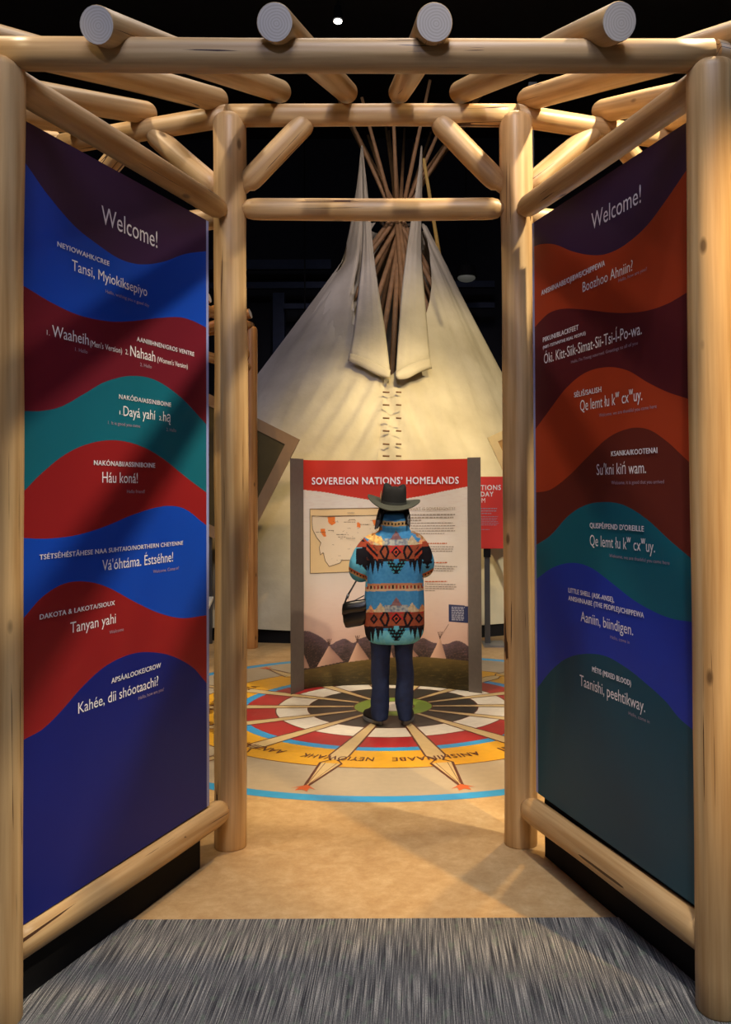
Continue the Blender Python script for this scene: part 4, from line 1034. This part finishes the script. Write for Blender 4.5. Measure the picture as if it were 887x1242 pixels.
# --- shoes
def shoe(u, yaw):
    c = pp(u, 880); c.z = 0; R_ = Matrix.Rotation(yaw, 3, 'Z')
    def ringz(z, k, h):
        out = []
        for j in range(28):
            a = 2 * PI * j / 28; y = math.sin(a); x = math.cos(a)
            w_ = .043 + .008 * y; out.append(R_ @ Vector((x * w_ * k, .075 + y * .135 * k, z)) )
        return out
    V = []; Fc = []; loft(V, Fc, [ringz(.0, .95, 0), ringz(.006, 1.0, 0), ringz(.026, 1.0, 0), ringz(.030, .97, 0)]); sole = mesh('sole', V, Fc, [M['sole']], None, False); me_fix(sole)
    V = []; Fc = []
    rs = []
    for z, k, sh in ((.028, .98, 0), (.045, .98, 0), (.065, .88, -.012), (.085, .66, -.04), (.11, .50, -.06)):
        rs.append([p_ + R_ @ Vector((0, sh, 0)) for p_ in ringz(z, k, 0)])
    loft(V, Fc, rs); upme = mesh('shoe', V, Fc, [M['shoe']], None, True); me_fix(upme)
    so = part('shoe', upme, c); s2 = bpy.data.objects.new('sole', sole); COL.objects.link(s2); s2.parent = so
shoe(456.5, math.radians(28)); shoe(491, math.radians(-6))
# --- hair
V = []; Fc = []; rings = []
for y, l, r, d0, dp in ((600, 463, 491, .02, .09), (610, 461.5, 492, .015, .095), (618, 460.5, 493, .015, .09), (626, 461, 493.5, .03, .08), (634, 460, 495, .03, .07), (640, 460, 494, .03, .065), (645, 460, 492, .03, .06)):
    c = pp((l + r) / 2, y, d0); hw = (r - l) / 2 * K
    ring_ = []
    for j in range(44):
        a = 2 * PI * j / 44; q = 1 + .04 * noise.noise(Vector((math.cos(a) * 7, math.sin(a) * 7, y * .03)))
        yy = math.sin(a) * dp; ring_.append(c + Vector((math.cos(a) * hw * q, min(yy, .03) * q, 0)))
    rings.append(ring_)
loft(V, Fc, rings)
for (x0, y0), (x1, y1), r_ in (((461.5, 618), (455, 642), .016), ((464, 622), (457.5, 641), .016), ((493, 616), (496.5, 640), .014), ((491, 620), (495, 637), .014), ((463, 612), (461, 630), .016)):
    tube(V, Fc, [pp(x0, y0, -.03), pp((x0 + x1) / 2 + .6, (y0 + y1) / 2, -.06), pp(x1, y1, -.085)], [r_, r_ * 1.1, r_ * .35], 10)
hair = remesh('hair', V, Fc, .004, [M['black_hair']], 2); HO = pp(476, 620)
for v in hair.vertices: v.co -= HO
part('hair', hair, HO)
# --- hat
HC = pp(477, 611, .02); V = []; Fc = []
def brim_pt(r, a, k):
    # a: 0 = +X ; sides curl up, front and back dip
    x = math.cos(a); y = math.sin(a); ox = r * 1.0 * .184 ; oy = r * .205
    rise = (abs(x) ** 2.2) * .034 * max(0, (r - .42) / .58) ** 1.6 - (abs(y) ** 2) * .012 * max(0, (r - .42) / .58)
    if x < 0: rise *= 1.25
    return Vector((x * ox, y * oy, rise + k))
segs = 64
rb = [.40, .48, .58, .70, .82, .92, .985, 1.0]
rings = [[brim_pt(r, 2 * PI * j / segs, .004) for j in range(segs)] for r in rb] + [[brim_pt(r, 2 * PI * j / segs, -.004) for j in range(segs)] for r in reversed(rb)]
loft(V, Fc, rings, cap=False)
for j in range(segs):
    a = j; b = (j + 1) % segs; o_ = (len(rings) - 1) * segs; Fc.append((o_ + a, o_ + b, b, a))
brim = mesh('hat_brim', V, Fc, [M['felt_brim']], None, True); me_fix(brim)
V = []; Fc = []; rings = []
for z, rx, ry in ((-.012, .083, .098), (.01, .083, .098), (.035, .081, .095), (.06, .079, .092), (.085, .077, .088), (.104, .072, .080), (.116, .064, .070), (.118, .050, .056), (.106, .030, .036), (.096, .010, .016)):
    rg = []
    for j in range(segs):
        a = 2 * PI * j / segs; x = math.cos(a); y = math.sin(a)
        pinch = 1 - .16 * max(0, y) * max(0, z - .04) * 9
        zz = z
        if z > .09: zz += .016 * (abs(x) ** 1.5) - .012 * max(0, y)
        if z > .1: zz += .008 * math.cos(4 * a)
        rg.append(Vector((x * rx * 1.08 * pinch, y * ry, zz)))
    rings.append(rg)
loft(V, Fc, rings); crown = mesh('hat_crown', V, Fc, [M['felt']], None, True); me_fix(crown)
hat = part('hat_crown', crown, HC); hat.rotation_euler = (math.radians(9), math.radians(5), 0); hb = bpy.data.objects.new('hat_brim', brim); COL.objects.link(hb); hb.parent = hat
V = []; Fc = []; loft(V, Fc, [[Vector((math.cos(2 * PI * j / 48) * .0905, math.sin(2 * PI * j / 48) * .0995, z)) for j in range(48)] for z in (.002, .022)], cap=False)
bd = bpy.data.objects.new('hat_band', mesh('hat_band', V, Fc, [flat('band_grey', (52, 54, 50), .7)], None, True)); COL.objects.link(bd); bd.parent = hat
V = [(-.086, -.02, .005), (-.089, -.035, .03), (-.091, -.045, .065), (-.088, -.05, .09), (-.087, -.035, .07), (-.086, -.022, .035)]
V = [Vector(v) + Vector((-.004, 0, 0)) for v in V] + [Vector(v) + Vector((.0, .004, 0)) for v in V]
ft = bpy.data.objects.new('feather', mesh('feather', V, [(0, 1, 2, 3, 4, 5), (11, 10, 9, 8, 7, 6)] + [(i, (i + 1) % 6, (i + 1) % 6 + 6, i + 6) for i in range(6)], [flat('feather_tan', (196, 162, 120), .8)])); COL.objects.link(ft); ft.parent = hat

# --- handbag hanging at the left hip
BG = pp(431, 744, -.03); bag = empty('handbag', BG, 'small black leather shoulder bag hanging at the left hip of the person', 'bag')
V = []; Fc = []; rings = []
for k, (z, hx, hy) in enumerate(((-.088, .058, .022), (-.080, .074, .034), (-.04, .088, .042), (.0, .092, .042), (.05, .090, .036), (.078, .086, .026), (.084, .080, .016))):
    rings.append([Vector((abs(math.cos(a)) ** .55 * (1 if math.cos(a) > 0 else -1) * hx, abs(math.sin(a)) ** .7 * (1 if math.sin(a) > 0 else -1) * hy, z + math.cos(a) * hx * .22)) for a in [2 * PI * j / 40 for j in range(40)]])
loft(V, Fc, rings); bm_ = mesh('bag_body', V, Fc, [M['leather']], None, True); me_fix(bm_); mkobj('bag_body', bm_, bag, BG)
V = []; Fc = []; rings = []
for z, hx, hy in ((.012, .094, .045), (.05, .094, .042), (.080, .089, .030), (.090, .080, .017)):
    rings.append([Vector((abs(math.cos(a)) ** .55 * (1 if math.cos(a) > 0 else -1) * hx, -abs(math.sin(a)) ** .7 * hy - .002, z + math.cos(a) * hx * .22)) for a in [PI * j / 24 for j in range(25)]])
base = 0
for r in rings: V.extend(r)
for i in range(3):
    for j in range(24): a = i * 25 + j; Fc.append((a, a + 1, a + 26, a + 25))
fo = mkobj('flap', mesh('flap', V, Fc, [M['leather']], None, True), bag, BG); s = fo.modifiers.new('s', 'SOLIDIFY'); s.thickness = .003
V = []; Fc = []; st_ = [(418.5, 736, -.03), (417.6, 731, -.03), (420.5, 723, -.03), (426, 714, -.01), (430.5, 706, .02)]
tube(V, Fc, [pp(*q_) - BG for q_ in st_], [.006, .006, .007, .006, .006], 8); mkobj('strap', mesh('strap', V, Fc, [M['leather']], None, True), bag, BG)
V = []; Fc = []; tube(V, Fc, [pp(420.0, 726, -.03) - BG, pp(421.6, 721, -.03) - BG], .0095, 10); mkobj('strap_buckle', mesh('strap_buckle', V, Fc, [M['metal']], None, True), bag, BG)
V = []; Fc = []; tube(V, Fc, [pp(418.5, 733, -.03) - BG, pp(428, 729.5, -.03) - BG, pp(441, 722.5, -.03) - BG], .004, 8); mkobj('strap', mesh('strap', V, Fc, [M['leather']], None, True), bag, BG)
